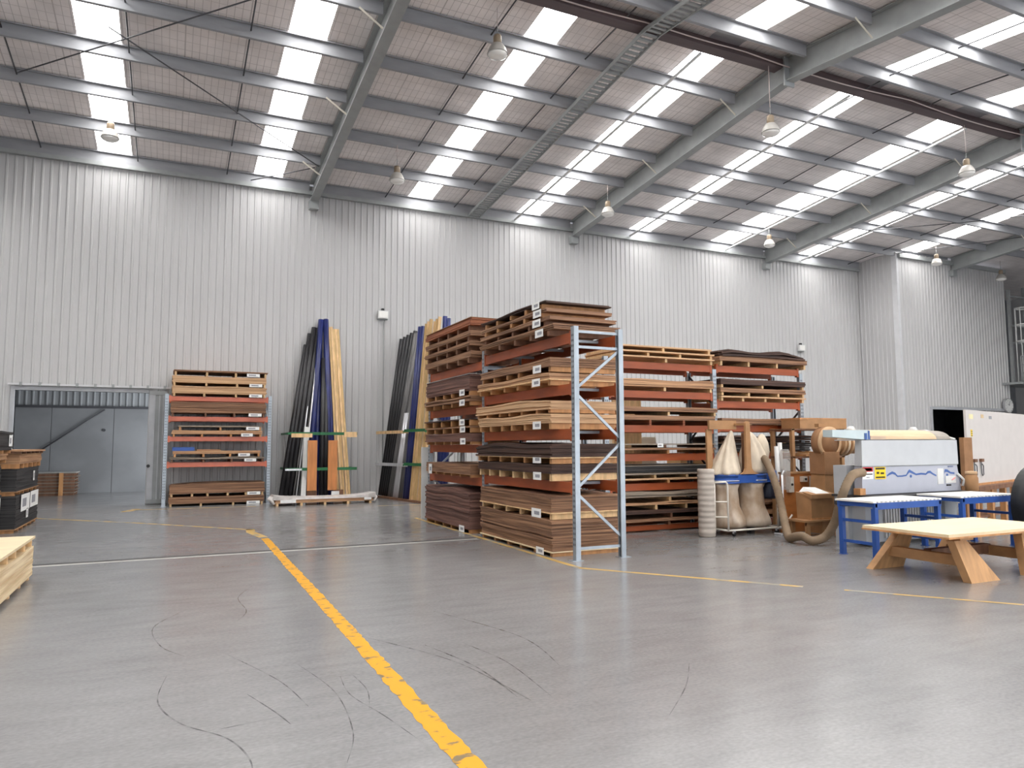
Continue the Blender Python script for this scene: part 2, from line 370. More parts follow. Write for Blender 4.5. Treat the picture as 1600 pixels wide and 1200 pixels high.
# the side room seen through the doorway
YR = 28.9
mb = MB()
wall_room = struct(MB().box(-9.0, YR + .05, 0, 3.2, YR + .25, 2.93).build('wall_side_room', CONCRETE))
for a, b in ((-9.0, -5.6), (-5.585, -3.68), (-3.665, -1.82), (-1.805, 3.2)):
    MB().box(a, YR, 0, b, YR + .05, 2.93).build('concrete_panel', CONCRETE, wall_room)
MB().lathe([(.05, YR - .03), (.05, YR)], -2.1, 2.15, 12, 'y').build('wall_socket', DARKSTEEL, wall_room)
wall_upper = struct(MB().box(-9.0, YR + .1, 2.93, 3.2, YR + .2, 5.2).build('wall_room_upper', WALL_SHADED))
for i in range(16): wall_sheet(wall_upper, -9.0 + .8 * i, YR + .05, 2.98, 5.2, 4, WALL_SHADED)
MB().box(-9.0, YR - .04, 2.9, 3.2, YR + .08, 2.98).build('wall_girt', DARKSTEEL, wall_upper)
struct(MB().box(-9.1, 22.6, 0, -9.0, 29.0, 5.2).build('wall_room_far', CONCRETE))
mb = MB(); mb.box(3.0, 22.6, 0, 3.1, 23.5, 5.2); mb.box(3.0, 27.7, 0, 3.1, 29.0, 5.2); mb.box(3.0, 23.5, 3.3, 3.1, 27.7, 5.2)
struct(mb.build('wall_room_near', CONCRETE))
struct(MB().box(-9.1, 22.6, 5.2, 3.2, 29.1, 5.3).build('ceiling_side_room', STEEL))
br = tag(MB().tube([(-4.35, YR - .06, 1.15), (-2.1, YR - .06, 2.86)], .022, 6).build('brace_rod', DARKSTEEL), 'thin diagonal steel rod across the concrete wall beyond doorway', 'rod')

# projecting block towards the far end of the hall
BX, BY = 27.75, 20.5
mb = MB(); mb.box(BX + .02, BY + .02, 0, 29.55, BY + .14, 9.7); mb.box(33.5, BY + .02, 0, 35.15, BY + .14, 9.7); mb.box(29.55, BY + .02, 3.1, 33.5, BY + .14, 9.7)
wall_block = struct(mb.build('wall_block_front', WALL))
wall_sheet(wall_block, BX, BY, .03, 9.75); wall_sheet(wall_block, BX + .8, BY, .03, 9.75); wall_sheet(wall_block, BX + 1.6, BY, .03, 9.75, 1)
for i in range(5): wall_sheet(wall_block, BX + 1.8 + .8 * i, BY, 3.18, 9.75)
for i in range(2): wall_sheet(wall_block, BX + 5.8 + .8 * i, BY, .03, 9.75)
wall_ret = struct(MB().box(BX + .02, BY + .02, 0, BX + .12, YB + .1, 9.75).build('wall_block_side', WALL))
for i in range(3):
    wall_sheet(wall_ret, BX, BY + .19 + .6 * (i + 1), .03, 9.7, 3, WALL, math.radians(-90))
MB().box(BX - .045, BY - .045, 0, BX + .10, BY + .2, 9.72).build('corner_flashing', mat('pale_flashing', (206, 206, 208), rough=.45, var=.04), wall_ret)
trim_block = struct(MB().box(29.45, BY - .09, 3.05, 34.6, BY - .02, 3.16).build('trim_3', mat('pale_door_leaf', (0, 0, 0))))
MB().box(29.45, BY - .07, 0, 29.55, BY + .1, 3.05).build('door_jamb', mat('pale_door_leaf', (0, 0, 0)), trim_block)
MB().box(32.4, BY - .12, .03, 34.5, BY - .08, 3.0).build('door_leaf', WALL, trim_block)
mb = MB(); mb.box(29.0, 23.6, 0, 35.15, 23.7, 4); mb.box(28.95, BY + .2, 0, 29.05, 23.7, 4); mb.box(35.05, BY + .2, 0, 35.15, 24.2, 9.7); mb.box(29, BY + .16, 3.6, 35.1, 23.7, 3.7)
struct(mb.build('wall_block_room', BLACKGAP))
for i in range(3): tag(MB().box(29.7 + 1.1 * i, 22.6, 0, 29.78 + 1.1 * i, 22.7, 3.4).build('steel_post', DARKSTEEL), 'dark steel post in the unlit far doorway, ' + ('first', 'second', 'third')[i] + ' from its jamb', 'post', 'posts in the dark doorway')
# recess past the block with its access platform
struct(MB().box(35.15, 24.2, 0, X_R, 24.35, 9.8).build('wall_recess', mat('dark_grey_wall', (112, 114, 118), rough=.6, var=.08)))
pf = thing('access_platform', 'steel access platform with railing high on the far wall', 'platform', (34.6, 19.6, 4.35))
MB().box(0, 0, -.1, 4.0, 1.5, 0).build('deck', STEEL, pf)
for xx in (.02, .5, 1.4, 2.3, 3.2): MB().tube([(xx, .03, 0), (xx, .03, 1.15)], .025, 6).build('rail_post', STEEL, pf)
for zz in (.4, .78, 1.15): MB().tube([(0, .03, zz), (4.0, .03, zz)], .02, 6).build('rail', STEEL, pf)
MB().bar((1.0, .4, -.1), (2.1, 1.2, -1.6), .08).build('strut', STEEL, pf)
for k, (a, b) in enumerate((((.7, .8, 0), (.7, .8, 4.4)), ((1.9, .8, 0), (1.9, .8, 4.6)))): MB().bar(a, b, .12).build('post', STEEL, pf)
for zz in (1.9, 2.7, 4.1): MB().bar((.7, .8, zz), (3.9, .8, zz), .07).build('crossbar', STEEL, pf)
cg = thing('cage_ladder', 'white safety cage of a wall ladder above the far platform', 'ladder', (34.95, 19.55, 5.55))
for zz in (.65, 1.4, 2.15): MB().tube([(.34 * math.cos(a * math.pi / 6), .34 * math.sin(a * math.pi / 6), zz) for a in range(13)], .03, 6).build('hoop', WHITE, cg)
for a in range(0, 12, 2): MB().tube([(.34 * math.cos(a * math.pi / 6), .34 * math.sin(a * math.pi / 6), .62) , (.34 * math.cos(a * math.pi / 6), .34 * math.sin(a * math.pi / 6), 2.18)], .022, 5).build('bar', WHITE, cg)
for xx in (-.2, .2): MB().tube([(xx, .3, -1.2), (xx, .3, 2.2)], .02, 5).build('stile', WHITE, cg)

# unseen enclosing walls
struct(MB().box(X_L - .15, Y_F, 0, X_L, YB + .14, 11).build('wall_left', WALL))
struct(MB().box(X_R, Y_F, 0, X_R + .15, 24.35, 11).build('wall_right', WALL))
mb = MB(); last = X_L
for c in (3.0, 17.0, 31.0): mb.box(last, Y_F - .15, 0, c - 3.5, Y_F, 9.5); mb.box(c - 3.5, Y_F - .15, 5.1, c + 3.5, Y_F, 9.5); last = c + 3.5
mb.box(last, Y_F - .15, 0, X_R, Y_F, 9.5)
struct(mb.build('wall_front', WALL))

# roof
SKY = [(-6.35, .82), (-1.64, .82), (2.4, .80), (7.16, .80), (11.12, .88), (15.83, .92), (19.8, 1.1), (24.5, 1.0), (28.6, 1.0)]
ceiling = bpy.data.objects.new('ceiling', None); COL.objects.link(ceiling); struct(ceiling)
edges = [X_L]
for c, w in SKY: edges += [c - w / 2, c + w / 2]
edges.append(X_R)
def slab(x0, x1, y0, y1, t=.06, dz=0.0):
    mb = MB(); z0, z1 = roof_z(y0) + dz, roof_z(y1 - 1e-6 if y1 == RIDGE_Y else y1) + dz
    if y0 == RIDGE_Y: z0 = roof_z(RIDGE_Y) + dz
    return mb.hexa([(x0, y0, z0), (x1, y0, z0), (x1, y1, z1), (x0, y1, z1)], [(x0, y0, z0 + t), (x1, y0, z0 + t), (x1, y1, z1 + t), (x0, y1, z1 + t)])
for i in range(0, len(edges), 2):
    slab(edges[i], edges[i + 1], RIDGE_Y, 22.6 if edges[i + 1] < 35 else 24.4).build('roof_blanket', ROOF, ceiling)
    slab(edges[i], edges[i + 1], Y_F - .2, RIDGE_Y).build('roof_blanket', ROOF, ceiling)
for i, (c, w) in enumerate(SKY):
    o = struct(slab(c - w / 2, c + w / 2, RIDGE_Y + .25, 22.55, .03, .02).build('window_%d' % (2 * i + 1), SKYGLOW))
    o = struct(slab(c - w / 2, c + w / 2, Y_F + .5, RIDGE_Y - .7, .03, .02).build('window_%d' % (2 * i + 2), SKYGLOW))
    slab(c - w / 2, c + w / 2, RIDGE_Y - .7, RIDGE_Y).build('ridge_flashing', PURLIN, ceiling); slab(c - w / 2, c + w / 2, RIDGE_Y, RIDGE_Y + .25).build('ridge_flashing', PURLIN, ceiling)
# purlins: Z sections between the rafters
PY = [22.28, 20.52, 18.82, 17.13, 15.45, 13.76, 11.45, 9.75, 8.05, 6.35, 4.65, 2.95, 1.25, -.5, -2.2, -3.9, -5.6, -7.3, -9.0, -10.7, -12.4]
bays = [(X_L, RAFTERS[0])] + list(zip(RAFTERS[:-1], RAFTERS[1:])) + [(RAFTERS[-1], X_R)]
D = .27; pz = [(0, 0), (.09, 0), (.09, -.022), (.087, -.022), (.087, -.004), (.004, -.004), (.004, -D + .004), (-.068, -D + .004), (-.068, -D + .022), (-.072, -D + .022), (-.072, -D), (0, -D)]
pz = [(-a, b) for a, b in pz][::-1]
_pm = {}
def purlin(x0, x1, y):
    ln = round(x1 - x0 - .26, 3)
    if ln not in _pm:
        me = MB().prism(pz, 'x', 0, ln).mesh('purlin'); me.materials.append(PURLIN); _pm[ln] = me
    put('purlin', _pm[ln], None, ceiling, (x0 + .13, y, roof_z(y) - .012))
for y in PY:
    for x0, x1 in bays:
        if x0 > 30 and y > 20.4: continue
        purlin(x0, min(x1, 27.7 + .13) if (y > 20.6 and x1 > 27.7 and x0 < 27) else x1, y)
MB().box(X_L, 22.24, 9.27, 27.7, 22.36, 9.385).build('eave_beam', STEEL, ceiling)
MB().box(27.8, BY - .16, 9.5, 35.1, BY - .04, 9.66).build('eave_beam', STEEL, ceiling)
# ridge channel and a draped cable
for x0, x1 in bays:
    MB().box(x0 + .15, RIDGE_Y + .02, roof_z(RIDGE_Y) - .30, x1 - .15, RIDGE_Y + .30, roof_z(RIDGE_Y) - .10).build('ridge_channel', RIDGE, ceiling)
cab = []
xx = X_L + 6
while xx < 36: cab.append((xx, RIDGE_Y - .04, roof_z(RIDGE_Y) - .22 - .10 * abs(math.sin(xx * .55)) * min(1, abs(xx - 9.05) / 2.5))); xx += .4
tag(MB().tube(cab, .017, 5).build('power_cable', mat('pale_cable', (196, 182, 178), rough=.5, var=.05)), 'pale cable draped along the dark roof ridge', 'cable')
# rafters
def ibeam_section(depth, fl, tf=.022, tw=.014):
    return [(-fl / 2, 0), (fl / 2, 0), (fl / 2, -tf), (tw / 2, -tf), (tw / 2, -depth + tf), (fl / 2, -depth + tf), (fl / 2, -depth), (-fl / 2, -depth), (-fl / 2, -depth + tf), (-tw / 2, -depth + tf), (-tw / 2, -tf), (-fl / 2, -tf)]
def rafter(xr, yend=22.3):
    sec = ibeam_section(.60, .25)
    root = bpy.data.objects.new('rafter', None); COL.objects.link(root); root.parent = ceiling
    for a, b in ((yend, RIDGE_Y), (RIDGE_Y, Y_F)):
        mb = MB(); n = len(sec)
        za = roof_z(a); zb = roof_z(b)
        mb.add([(xr + u, a, za - .03 + w) for u, w in sec] + [(xr + u, b, zb - .03 + w) for u, w in sec],
               [tuple(range(n)), tuple(range(n, 2 * n))[::-1]] + [(i, (i + 1) % n, n + (i + 1) % n, n + i) for i in range(n)])
        mb.build('rafter_beam', STEEL, root)
    zr = roof_z(RIDGE_Y)
    MB().box(xr - .15, RIDGE_Y - .02, zr - .74, xr + .15, RIDGE_Y + .02, zr - .04).build('splice_plate', mat('light_plate', (160, 164, 166), rough=.4, var=.06), root)
    ze = roof_z(yend)
    MB().box(xr - .14, yend - .16, ze - .86, xr + .14, yend + .06, ze - .6).build('end_bracket', STEEL, root)
    for yy, s in ((20.52, -1), (17.13, -1), (13.76, -1), (9.75, -1), (6.35, -1)):
        MB().bar((xr + s * .13, yy, roof_z(yy) - .58), (xr + s * .62, yy, roof_z(yy) - .255), .045, .01, (0, 1, 0)).build('fly_brace', mat('pale_brace', (200, 194, 180), rough=.5, var=.06), root)
for xr in RAFTERS: rafter(xr, 22.3 if xr < 27 else BY - .05)
# sag rods
for xr in (-8.0, -3.38, -1.08, 1.25, 6.0, 8.36, 15.6, 17.9, 24.6, 27.0):
    for a, b in zip(PY[:-1], PY[1:]):
        if (a > 20.6 and xr > 27.5) or a < -3: continue
        zz = .13
        MB().tube([(xr, a - .01, roof_z(a) - zz), (xr, b + .01, roof_z(b) - zz)], .017, 5).build('sag_rod', DARKSTEEL, ceiling)
# bracing rods under the purlins
for a, b in (((-3.3, 18.45), (1.2, 14.2)), ((-1.4, 16.1), (3.6, 20.6)), ((1.2, 14.2), (3.6, 12.4)), ((1.9, 22.1), (3.5, 20.7)), ((24.0, 18.8), (27.0, 17.0)), ((27.0, 17.0), (31.0, 14.0)), ((27.5, 20.3), (31.0, 17.2))):
    MB().tube([(a[0], a[1], roof_z(a[1]) - .29), (b[0], b[1], roof_z(b[1]) - .29)], .016, 5).build('bracing_rod', DARKSTEEL, ceiling)
# conduit pipes slung under the roof lights
for xp, n_ in ((10.58, 'roof light nearest the cable tray'), (15.35, 'roof light past the second rafter'), (19.98, 'widest roof light'), (24.1, 'roof light past the third rafter')):
    mb = MB().tube([(xp, 22.2, roof_z(22.2) - .30), (xp, RIDGE_Y + .3, roof_z(RIDGE_Y + .3) - .30)], .035, 8)
    tag(mb.build('conduit_pipe', mat('white_conduit', (222, 222, 222), rough=.4, var=.03)), 'straight white conduit running beneath the ' + n_, 'pipe', 'pipes under the roof lights')
# cable tray
tray = thing('cable_tray', 'grey ladder-type cable tray slung below the purlins', 'cable tray', (9.05, 0, 0))
ya, yb_ = 22.25, 4.0
def tz(y): return roof_z(y) - .36
for s in (-.2, .2):
    mb = MB()
    for a, b in ((ya, RIDGE_Y), (RIDGE_Y, yb_)): mb.bar((s, a, tz(a)), (s, b, tz(b)), .03, .09)
    mb.build('side_rail', STEEL, tray)
yy = ya - .1; rung = MB().box(-.2, -.03, -.02, .2, .03, .02).mesh('rung'); rung.materials.append(STEEL)
while yy > yb_:
    put('rung', rung, None, tray, (0, yy, tz(yy))); yy -= .16

# ------------------------------------------------------------------ high-bay lamps
def lamp_meshes():
    d = {}
    d['hook'] = (MB().tube([(0, 0, .62), (0, 0, .36)], .008, 5), STEEL)
    d['ballast'] = (MB().lathe([(.0, .40), (.07, .40), (.085, .36), (.085, .22), (.06, .20), (0, .20)], n=16), mat('brown_ballast', (150, 132, 110), rough=.45, var=.08))
    d['reflector'] = (MB().lathe([(.075, .22), (.12, .20), (.17, .12), (.205, .02), (.215, 0), (.20, 0), (.165, .11), (.11, .185)], n=20), mat('grey_reflector', (190, 186, 180), rough=.3, var=.05, alpha=.92))
    d['lens'] = (MB().lathe([(.20, .01), (.19, -.035), (.12, -.075), (0, -.09)], n=18), mat('lamp_lens', (236, 234, 230), rough=.2, var=.03))
    return {k: (mb.mesh(k), m) for k, (mb, m) in d.items()}
LM = lamp_meshes()
for (lx, ly, lz, what) in ((5.70, 12.75, 9.42, 'hanging nearest the camera below the ridge beside the roof light'), (5.36, 18.72, 8.78, 'over the leaning blue rolls'),
                           (12.42, 12.2, 8.82, 'on a long cord beside the middle rafter ridge joint'), (12.22, 18.85, 8.82, 'against the lower end of the middle rafter'),
                           (19.75, 12.3, 9.05, 'hung before the third rafter near the upper corner'), (20.2, 20.1, 9.05, 'low under the widest roof light by the wall'),
                           (33.3, 19.5, 8.88, 'beside the far access platform'), (-1.6, 20.0, 9.22, 'against the roof light above the sliding door'), (28.5, 19.2, 9.0, 'at the top corner of the projecting block')):
    t = thing('high_bay_lamp', 'bell-shaped high-bay lamp ' + what, 'lamp', (lx, ly, lz), 'high-bay lamps under the roof')
    for k, (me, m) in LM.items(): put(k, me, m, t)
    h = roof_z(ly) - .27 - lz
    if h > .63: MB().tube([(0, 0, .60), (0, 0, h)], .011, 5).build('suspension_cord', mat('pale_cable', (0, 0, 0)), t)

# floodlights on the back wall
for fx, fz, lab in ((5.97, 5.72, 'small white floodlight on the wall above the leaning poles'), (24.0, 5.63, 'small white floodlight on the far wall above the rear rack')):
    t = thing('floodlight', lab, 'floodlight', (fx, YB - .03, fz), 'wall floodlights')
    MB().box(-.16, -.14, -.13, .16, -.04, .12).build('housing', WHITE, t)
    MB().box(-.135, -.15, -.10, .135, -.14, .09).build('lens', mat('lamp_lens', (0, 0, 0)), t)
    MB().box(-.04, -.09, .12, .04, 0, .2).build('bracket', BLACK, t)
    MB().box(-.17, -.05, -.16, .17, 0, -.13).build('shelf', STEEL, t)
    MB().tube([(.03, -.02, .2), (.03, -.02, -.16)], .008, 5).build('cable', BLACK, t)
tag(MB().tube([(6.02, YB - .045, 5.5), (6.02, YB - .045, 0.1)], .012, 5).build('wall_cable', STEEL), 'thin grey cable dropping down the wall from the floodlight', 'cable')

# wall clock on the block
ck = thing('wall_clock', 'round white wall clock beside the far doorway', 'clock', (34.75, BY - .04, 3.30))
MB().lathe([(.34, 0), (.34, -.12), (.31, -.13)], 0, 0, 28, 'y').build('rim', mat('clock_rim', (150, 150, 152), rough=.4, var=.05), ck)
MB().lathe([(.31, -.13), (.30, -.135)], 0, 0, 28, 'y').build('face', WHITE, ck)
MB().bar((0, -.14, 0), (.05, -.14, .2), .02, .01).build('minute_hand', DARKSTEEL, ck)
MB().bar((0, -.14, 0), (-.1, -.14, .08), .025, .01).build('hour_hand', DARKSTEEL, ck)
for a in range(12):
    a_ = a * math.pi / 6; MB().bar((.24 * math.sin(a_), -.139, .24 * math.cos(a_)), (.28 * math.sin(a_), -.139, .28 * math.cos(a_)), .015, .008).build('hour_mark', DARKSTEEL, ck)
#PART2
# ------------------------------------------------------------------ packs of boards
_bm = {}
def bearer_mesh(L, W, H, m):
    k = (round(L, 3), round(W, 3), round(H, 3), m.name)
    if k not in _bm:
        me = MB().box(-L / 2, -W / 2, 0, L / 2, W / 2, H).mesh('bearer'); me.materials.append(m); _bm[k] = me
    return _bm[k]
def pack(label, x0, y0, x1, y1, z0, zb, zt, m, group, along='x', nb=4, bw=.07, layers=None, wave=.004, card=None, bm=None, inset=.06, rag=.012, name='board_pack', droop=0.0, ends=0.0, topm=None, rz=0.0, wrap=False, lipm=None):
    """boards zb..zt lying on bearers z0..zb; 'along' is the long axis; card = (face, position along it 0..1, size)"""
    bm = bm or MIDWOOD
    cx, cy = (x0 + x1) / 2, (y0 + y1) / 2
    t = thing(name, label, 'board pack', (cx, cy, z0), group, rz)
    LX, LY = x1 - x0, y1 - y0; L, W = (LX, LY) if along == 'x' else (LY, LX)
    hb, hs = zb - z0, zt - zb
    def P(u, w, z): return (u, w, z) if along == 'x' else (w, u, z)
    if hb > .01:
        for i in range(nb):
            u = -L / 2 + inset + (L - 2 * inset) * i / max(nb - 1, 1) + (random.uniform(-.05, .05) if 0 < i < nb - 1 else 0)
            d = (bw, W * .955) if along == 'x' else (W * .955, bw)
            put('bearer', bearer_mesh(d[0], d[1], hb - .001, bm), None, t, (P(u, 0, 0)))
    n = layers or max(1, int(round(hs / .035)))
    mb = MB(); seg = 8; ph = random.uniform(0, 6.28)
    zs = [hb + hs * i / n for i in range(n + 1)]
    for i in range(n):
        ex, ey = random.uniform(-rag, rag), random.uniform(-rag, rag)
        sh = random.uniform(0, rag * 1.2); a, b = zs[i] + .0008, zs[i + 1] - .0008
        vs_ = []
        for j in range(seg + 1):
            u = -L / 2 + sh + (L - 2 * sh) * j / seg + ex; s = j / seg
            dz = wave * math.sin(ph + s * 9) * (i / max(n, 1)) * 1.5 - droop * (abs(2 * s - 1) ** 3) * (i + 1) / n - ends * (max(0, .35 - s) / .35) ** 2 * (i + 1) / n
            for w, z in ((-W / 2 + sh + ey, a), (W / 2 - sh + ey, a), (W / 2 - sh + ey, b), (-W / 2 + sh + ey, b)):
                vs_.append(P(u, w, z + dz * (1 if n > 1 or True else 0)))
        fs_ = []
        for j in range(seg):
            o = j * 4
            for k in range(4): fs_.append((o + k, o + (k + 1) % 4, o + 4 + (k + 1) % 4, o + 4 + k))
        fs_ += [(0, 1, 2, 3), (seg * 4 + 3, seg * 4 + 2, seg * 4 + 1, seg * 4)]
        mb.add(vs_, fs_)
    sh_o = mb.build('boards', m, t); sh_o['kind'] = 'stuff'
    if topm: MB().box(-LX / 2 - .005, -LY / 2 - .005, zt - z0, LX / 2 + .005, LY / 2 + .005, zt - z0 + .006).build('top_sheet', topm, t)
    if lipm: MB().box(-LX / 2 - .01, -LY / 2 - .006, hb - .012, LX / 2 + .01, LY / 2 + .006, hb + .004).build('base_sheet', lipm, t)
    if card:
        face, pos, cw, ch = card; zc = max(.005, hb * .5 - ch / 2 + .01)
        if face == 'front': a = -LX / 2 + LX * pos; mbc = MB().box(a - cw / 2, -LY / 2 - .016, zc, a + cw / 2, -LY / 2 - .012, zc + ch); pr_ = MB().box(a - cw * .35, -LY / 2 - .0175, zc + ch * .3, a + cw * .2, -LY / 2 - .016, zc + ch * .7)
        else: a = -LY / 2 + LY * pos; mbc = MB().box(-LX / 2 - .016, a - cw / 2, zc, -LX / 2 - .012, a + cw / 2, zc + ch); pr_ = MB().box(-LX / 2 - .0175, a - cw * .35, zc + ch * .3, -LX / 2 - .016, a + cw * .2, zc + ch * .7)
        co = mbc.build('label_card', CARD, t); pr_.build('print', PRINT, co)
    return t

# ------------------------------------------------------------------ racks
def c_section(w=.09, d=.075, t=.012):
    """upright profile, lipped channel"""
    return [(-w / 2, 0), (-w / 2, d), (-w / 2 + .022, d), (-w / 2 + .022, d - t), (-w / 2 + t, d - t), (-w / 2 + t, t), (w / 2 - t, t), (w / 2 - t, d - t), (w / 2 - .022, d - t), (w / 2 - .022, d), (w / 2, d), (w / 2, 0)]
def upright(root, x, y, h, face):
    """face: outward side of the rack on which the slotted web shows"""
    prof = c_section()
    q = {'-x': lambda u, v: (v, u), '+x': lambda u, v: (-v, u), '-y': lambda u, v: (u, v), '+y': lambda u, v: (u, -v)}[face]
    o = MB().prism([q(u, v) for u, v in prof], 'z', .006, h).build('upright', GALV, root, (x, y, 0))
    mb = MB(); k = .2
    while k < h - .1:
        for s in (-.018, .018):
            (ux, uy) = q(s, -.0012); dx, dy = ((.0012, .007) if 'x' in face else (.007, .0012))
            mb.box(ux - dx, uy - dy, k, ux + dx, uy + dy, k + .032)
        k += .075
    mb.build('slots', DARKSTEEL, o)
    mb = MB().box(-.07, -.06, 0, .07, .11, .006) if face == '-y' else MB().box(-.07, -.07, 0, .11, .07, .006) if face == '-x' else MB().box(-.11, -.07, 0, .07, .07, .006) if face == '+x' else MB().box(-.07, -.11, 0, .07, .06, .006)
    mb.build('foot_plate', GALV, o)
    return o
def beam(root, p, q, top, h=.14, m=ORANGE, clip=True):
    """box beam between two uprights with an end connector at each"""
    p, q = Vector((*p, top - h / 2)), Vector((*q, top - h / 2))
    o = MB().bar(p, q, .05, h).build('beam', m, root)
    d = (q - p).normalized()
    for e, s in ((p, 1), (q, -1)):
        MB().bar(e + d * s * .006, e + d * s * .05, .062, h + .05).build('end_connector', m, o)
    return o

# -- tall rack nearest the camera: two bays running away along its length
ra = thing('pallet_rack', 'tall orange-beamed rack with galvanised end frame nearest the camera', 'rack', (0, 0, 0))
AX0, AX1 = 5.1, 5.92; AY = [8.83, 12.08, 15.1]
for i, y in enumerate(AY):
    h = 3.27 if i == 0 else 3.3
    upright(ra, AX0, y, h, '-x'); upright(ra, AX1, y, h, '+x')
    zz = [.28, .98, 1.68, 2.38, 3.02]
    for k in range(4):
        a, b = (AX0 + .04, AX1 - .04) if k % 2 else (AX1 - .04, AX0 + .04)
        MB().bar((a, y, zz[k]), (b, y, zz[k + 1] - .06), .038, .022, (0, 1, 0)).build('frame_brace', GALV, ra)
    for z in (.16, 2.98, 3.2): MB().bar((AX0 + .04, y, z), (AX1 - .04, y, z), .038, .024, (0, 1, 0)).build('frame_tie', GALV, ra)
LV1 = [3.19, 2.46, 1.82, 1.07]; LV2 = [3.12, 2.32, 1.60, 1.0]
for (ya, yb2, LV) in ((AY[0], AY[1], LV1), (AY[1], AY[2], LV2)):
    for top in LV:
        for xb in (AX0 + .035, AX1 - .035): beam(ra, (xb, ya + .05), (xb, yb2 - .05), top, .15)
        for k in range(3):
            yy = ya + .55 + k * (yb2 - ya - 1.1) / 2; MB().box(AX0 + .06, yy - .02, top - .06, AX1 - .06, yy + .02, top - .02).build('cross_bar', GALV, ra)
GA1 = 'packs in the near bay of the nearest rack'
N1 = ' in nearest rack\'s near bay'
x0, x1, y0, y1 = 4.96, 6.12, 9.24, 11.86
def A1(label, z0, zb, zt, m, **k):
    k.setdefault('along', 'y'); k.setdefault('nb', 6); k.setdefault('card', ('side', .15, .26, .115)); dx, dy = random.uniform(-.012, .012), random.uniform(-.015, .02)
    sx = k.pop('sx', 0); sy = k.pop('sy', 0); e = k.pop('e', 0)
    return pack(label, x0 + dx + sx, y0 + dy + sy, x1 + dx, y1 + dy + e, z0, zb, zt, m, GA1, **k)
A1('huge brown board pack on the floor' + N1, 0, .07, .52, S_BROWN, layers=17, rag=.014, wave=.012, lipm=PLY, card=('side', .13, .24, .1))
A1('brown board pack on top of the huge floor pack' + N1, .522, .62, .865, S_BROWN, layers=10, rag=.008, bm=LIGHTWOOD, wave=.006, lipm=LIGHTWOOD, card=('side', .17, .30, .13))
A1('dark brown wrapped pack, lower of two on first shelf' + N1, 1.072, 1.175, 1.31, S_DARK, layers=5, e=.12, rag=.01, bm=LIGHTWOOD, nb=7)
A1('near-black drooping pack, upper of two on first shelf' + N1, 1.318, 1.41, 1.62, S_DARK, layers=7, e=.2, wave=.015, droop=.03, rag=.018, lipm=LIGHTWOOD, nb=7)
A1('tan board pack, lower of two on second shelf' + N1, 1.822, 1.91, 2.05, S_PALE, layers=5, wave=.012, e=.1, nb=7)
A1('tan sagging pack, upper of two on second shelf' + N1, 2.06, 2.115, 2.27, S_PALE, layers=6, wave=.01, droop=.02, e=.2, nb=7, card=None)
A1('pale-edged pack, lower of two on third shelf' + N1, 2.462, 2.55, 2.65, S_KRAFT, layers=4, wave=.012, e=.1, lipm=LIGHTWOOD)
A1('dark kraft pack, upper of two on third shelf' + N1, 2.66, 2.735, 2.86, S_BROWN, layers=4, wave=.01)
A1('brown pack, lowest of four on top' + N1, 3.192, 3.275, 3.345, S_BROWN, layers=3, wave=.008, e=.05, sy=-.1, bm=DARKWOOD, inset=.2, nb=5)
A1('brown pack, second up of four on top' + N1, 3.355, 3.425, 3.49, S_BROWN, layers=3, wave=.008, bm=DARKWOOD, sy=-.02, inset=.2, nb=5)
A1('brown pack, third up of four on top' + N1, 3.50, 3.565, 3.62, S_BROWN, layers=2, wave=.008, bm=MIDWOOD, sy=.1, card=('side', .1, .26, .11), inset=.2, nb=5)
A1('dark thin pack, uppermost of four on top' + N1, 3.63, 3.70, 3.74, S_DARK, layers=2, wave=.012, bm=MIDWOOD, sy=.12, rag=.02, card=('side', .12, .24, .11), inset=.2, nb=5)
GA2 = 'packs in the far bay of the nearest rack'
N2 = ' in nearest rack\'s far bay'
def A2(label, z0, zb, zt, m, **k):
    k.setdefault('along', 'y'); k.setdefault('nb', 6); k.setdefault('card', ('side', .14, .26, .115)); dx, dy = random.uniform(-.012, .012), random.uniform(-.015, .02)
    sy = k.pop('sy', 0); e = k.pop('e', 0)
    return pack(label, 4.93 + dx, 12.28 + dy + sy, 6.08 + dx, 14.78 + dy + e, z0, zb, zt, m, GA2, **k)
A2('mauve-brown tall pack on the floor' + N2, 0, .07, .755, S_MAUVE, layers=20, wave=.022, rag=.012)
A2('kraft brown pack alone on first shelf' + N2, 1.002, 1.05, 1.235, S_BROWN, layers=7, rag=.005, card=('side', .88, .2, .2))
A2('mauve pack, lowest of three on second shelf' + N2, 1.602, 1.66, 1.815, S_MAUVE, layers=6, rag=.008, e=.1)
A2('thin pack, middle of three on second shelf' + N2, 1.825, 1.915, 1.945, S_BROWN, layers=1, bm=MIDWOOD, e=.1)
A2('thin dark pack, uppermost of three on second shelf' + N2, 1.955, 2.06, 2.085, S_DARK, layers=1, bm=MIDWOOD, e=.15)
A2('brown pack, lower of two on third shelf' + N2, 2.322, 2.40, 2.50, S_BROWN, layers=3, wave=.01, e=.12)
A2('plastic-wrapped kraft pack, upper of two on third shelf' + N2, 2.51, 2.59, 2.90, S_MAUVE, layers=9, wave=.01, topm=PLASTIC)
A2('rust brown pack, lowest of four on top' + N2, 3.122, 3.22, 3.33, S_BROWN, layers=3, e=.15, card=None, inset=.16, nb=5, bm=DARKWOOD)
A2('rust brown pack, second of four on top' + N2, 3.34, 3.43, 3.51, S_BROWN, layers=3, e=.12, card=None, inset=.16, nb=5, bm=DARKWOOD)
A2('rust brown pack, third of four on top' + N2, 3.52, 3.61, 3.70, S_BROWN, layers=3, e=.1, card=None, inset=.16, nb=5, bm=DARKWOOD)
A2('reddish pack, uppermost of four on top' + N2, 3.71, 3.81, 3.95, S_RUST, layers=4, e=.1, card=None, topm=MDF, inset=.16, nb=5, bm=DARKWOOD)

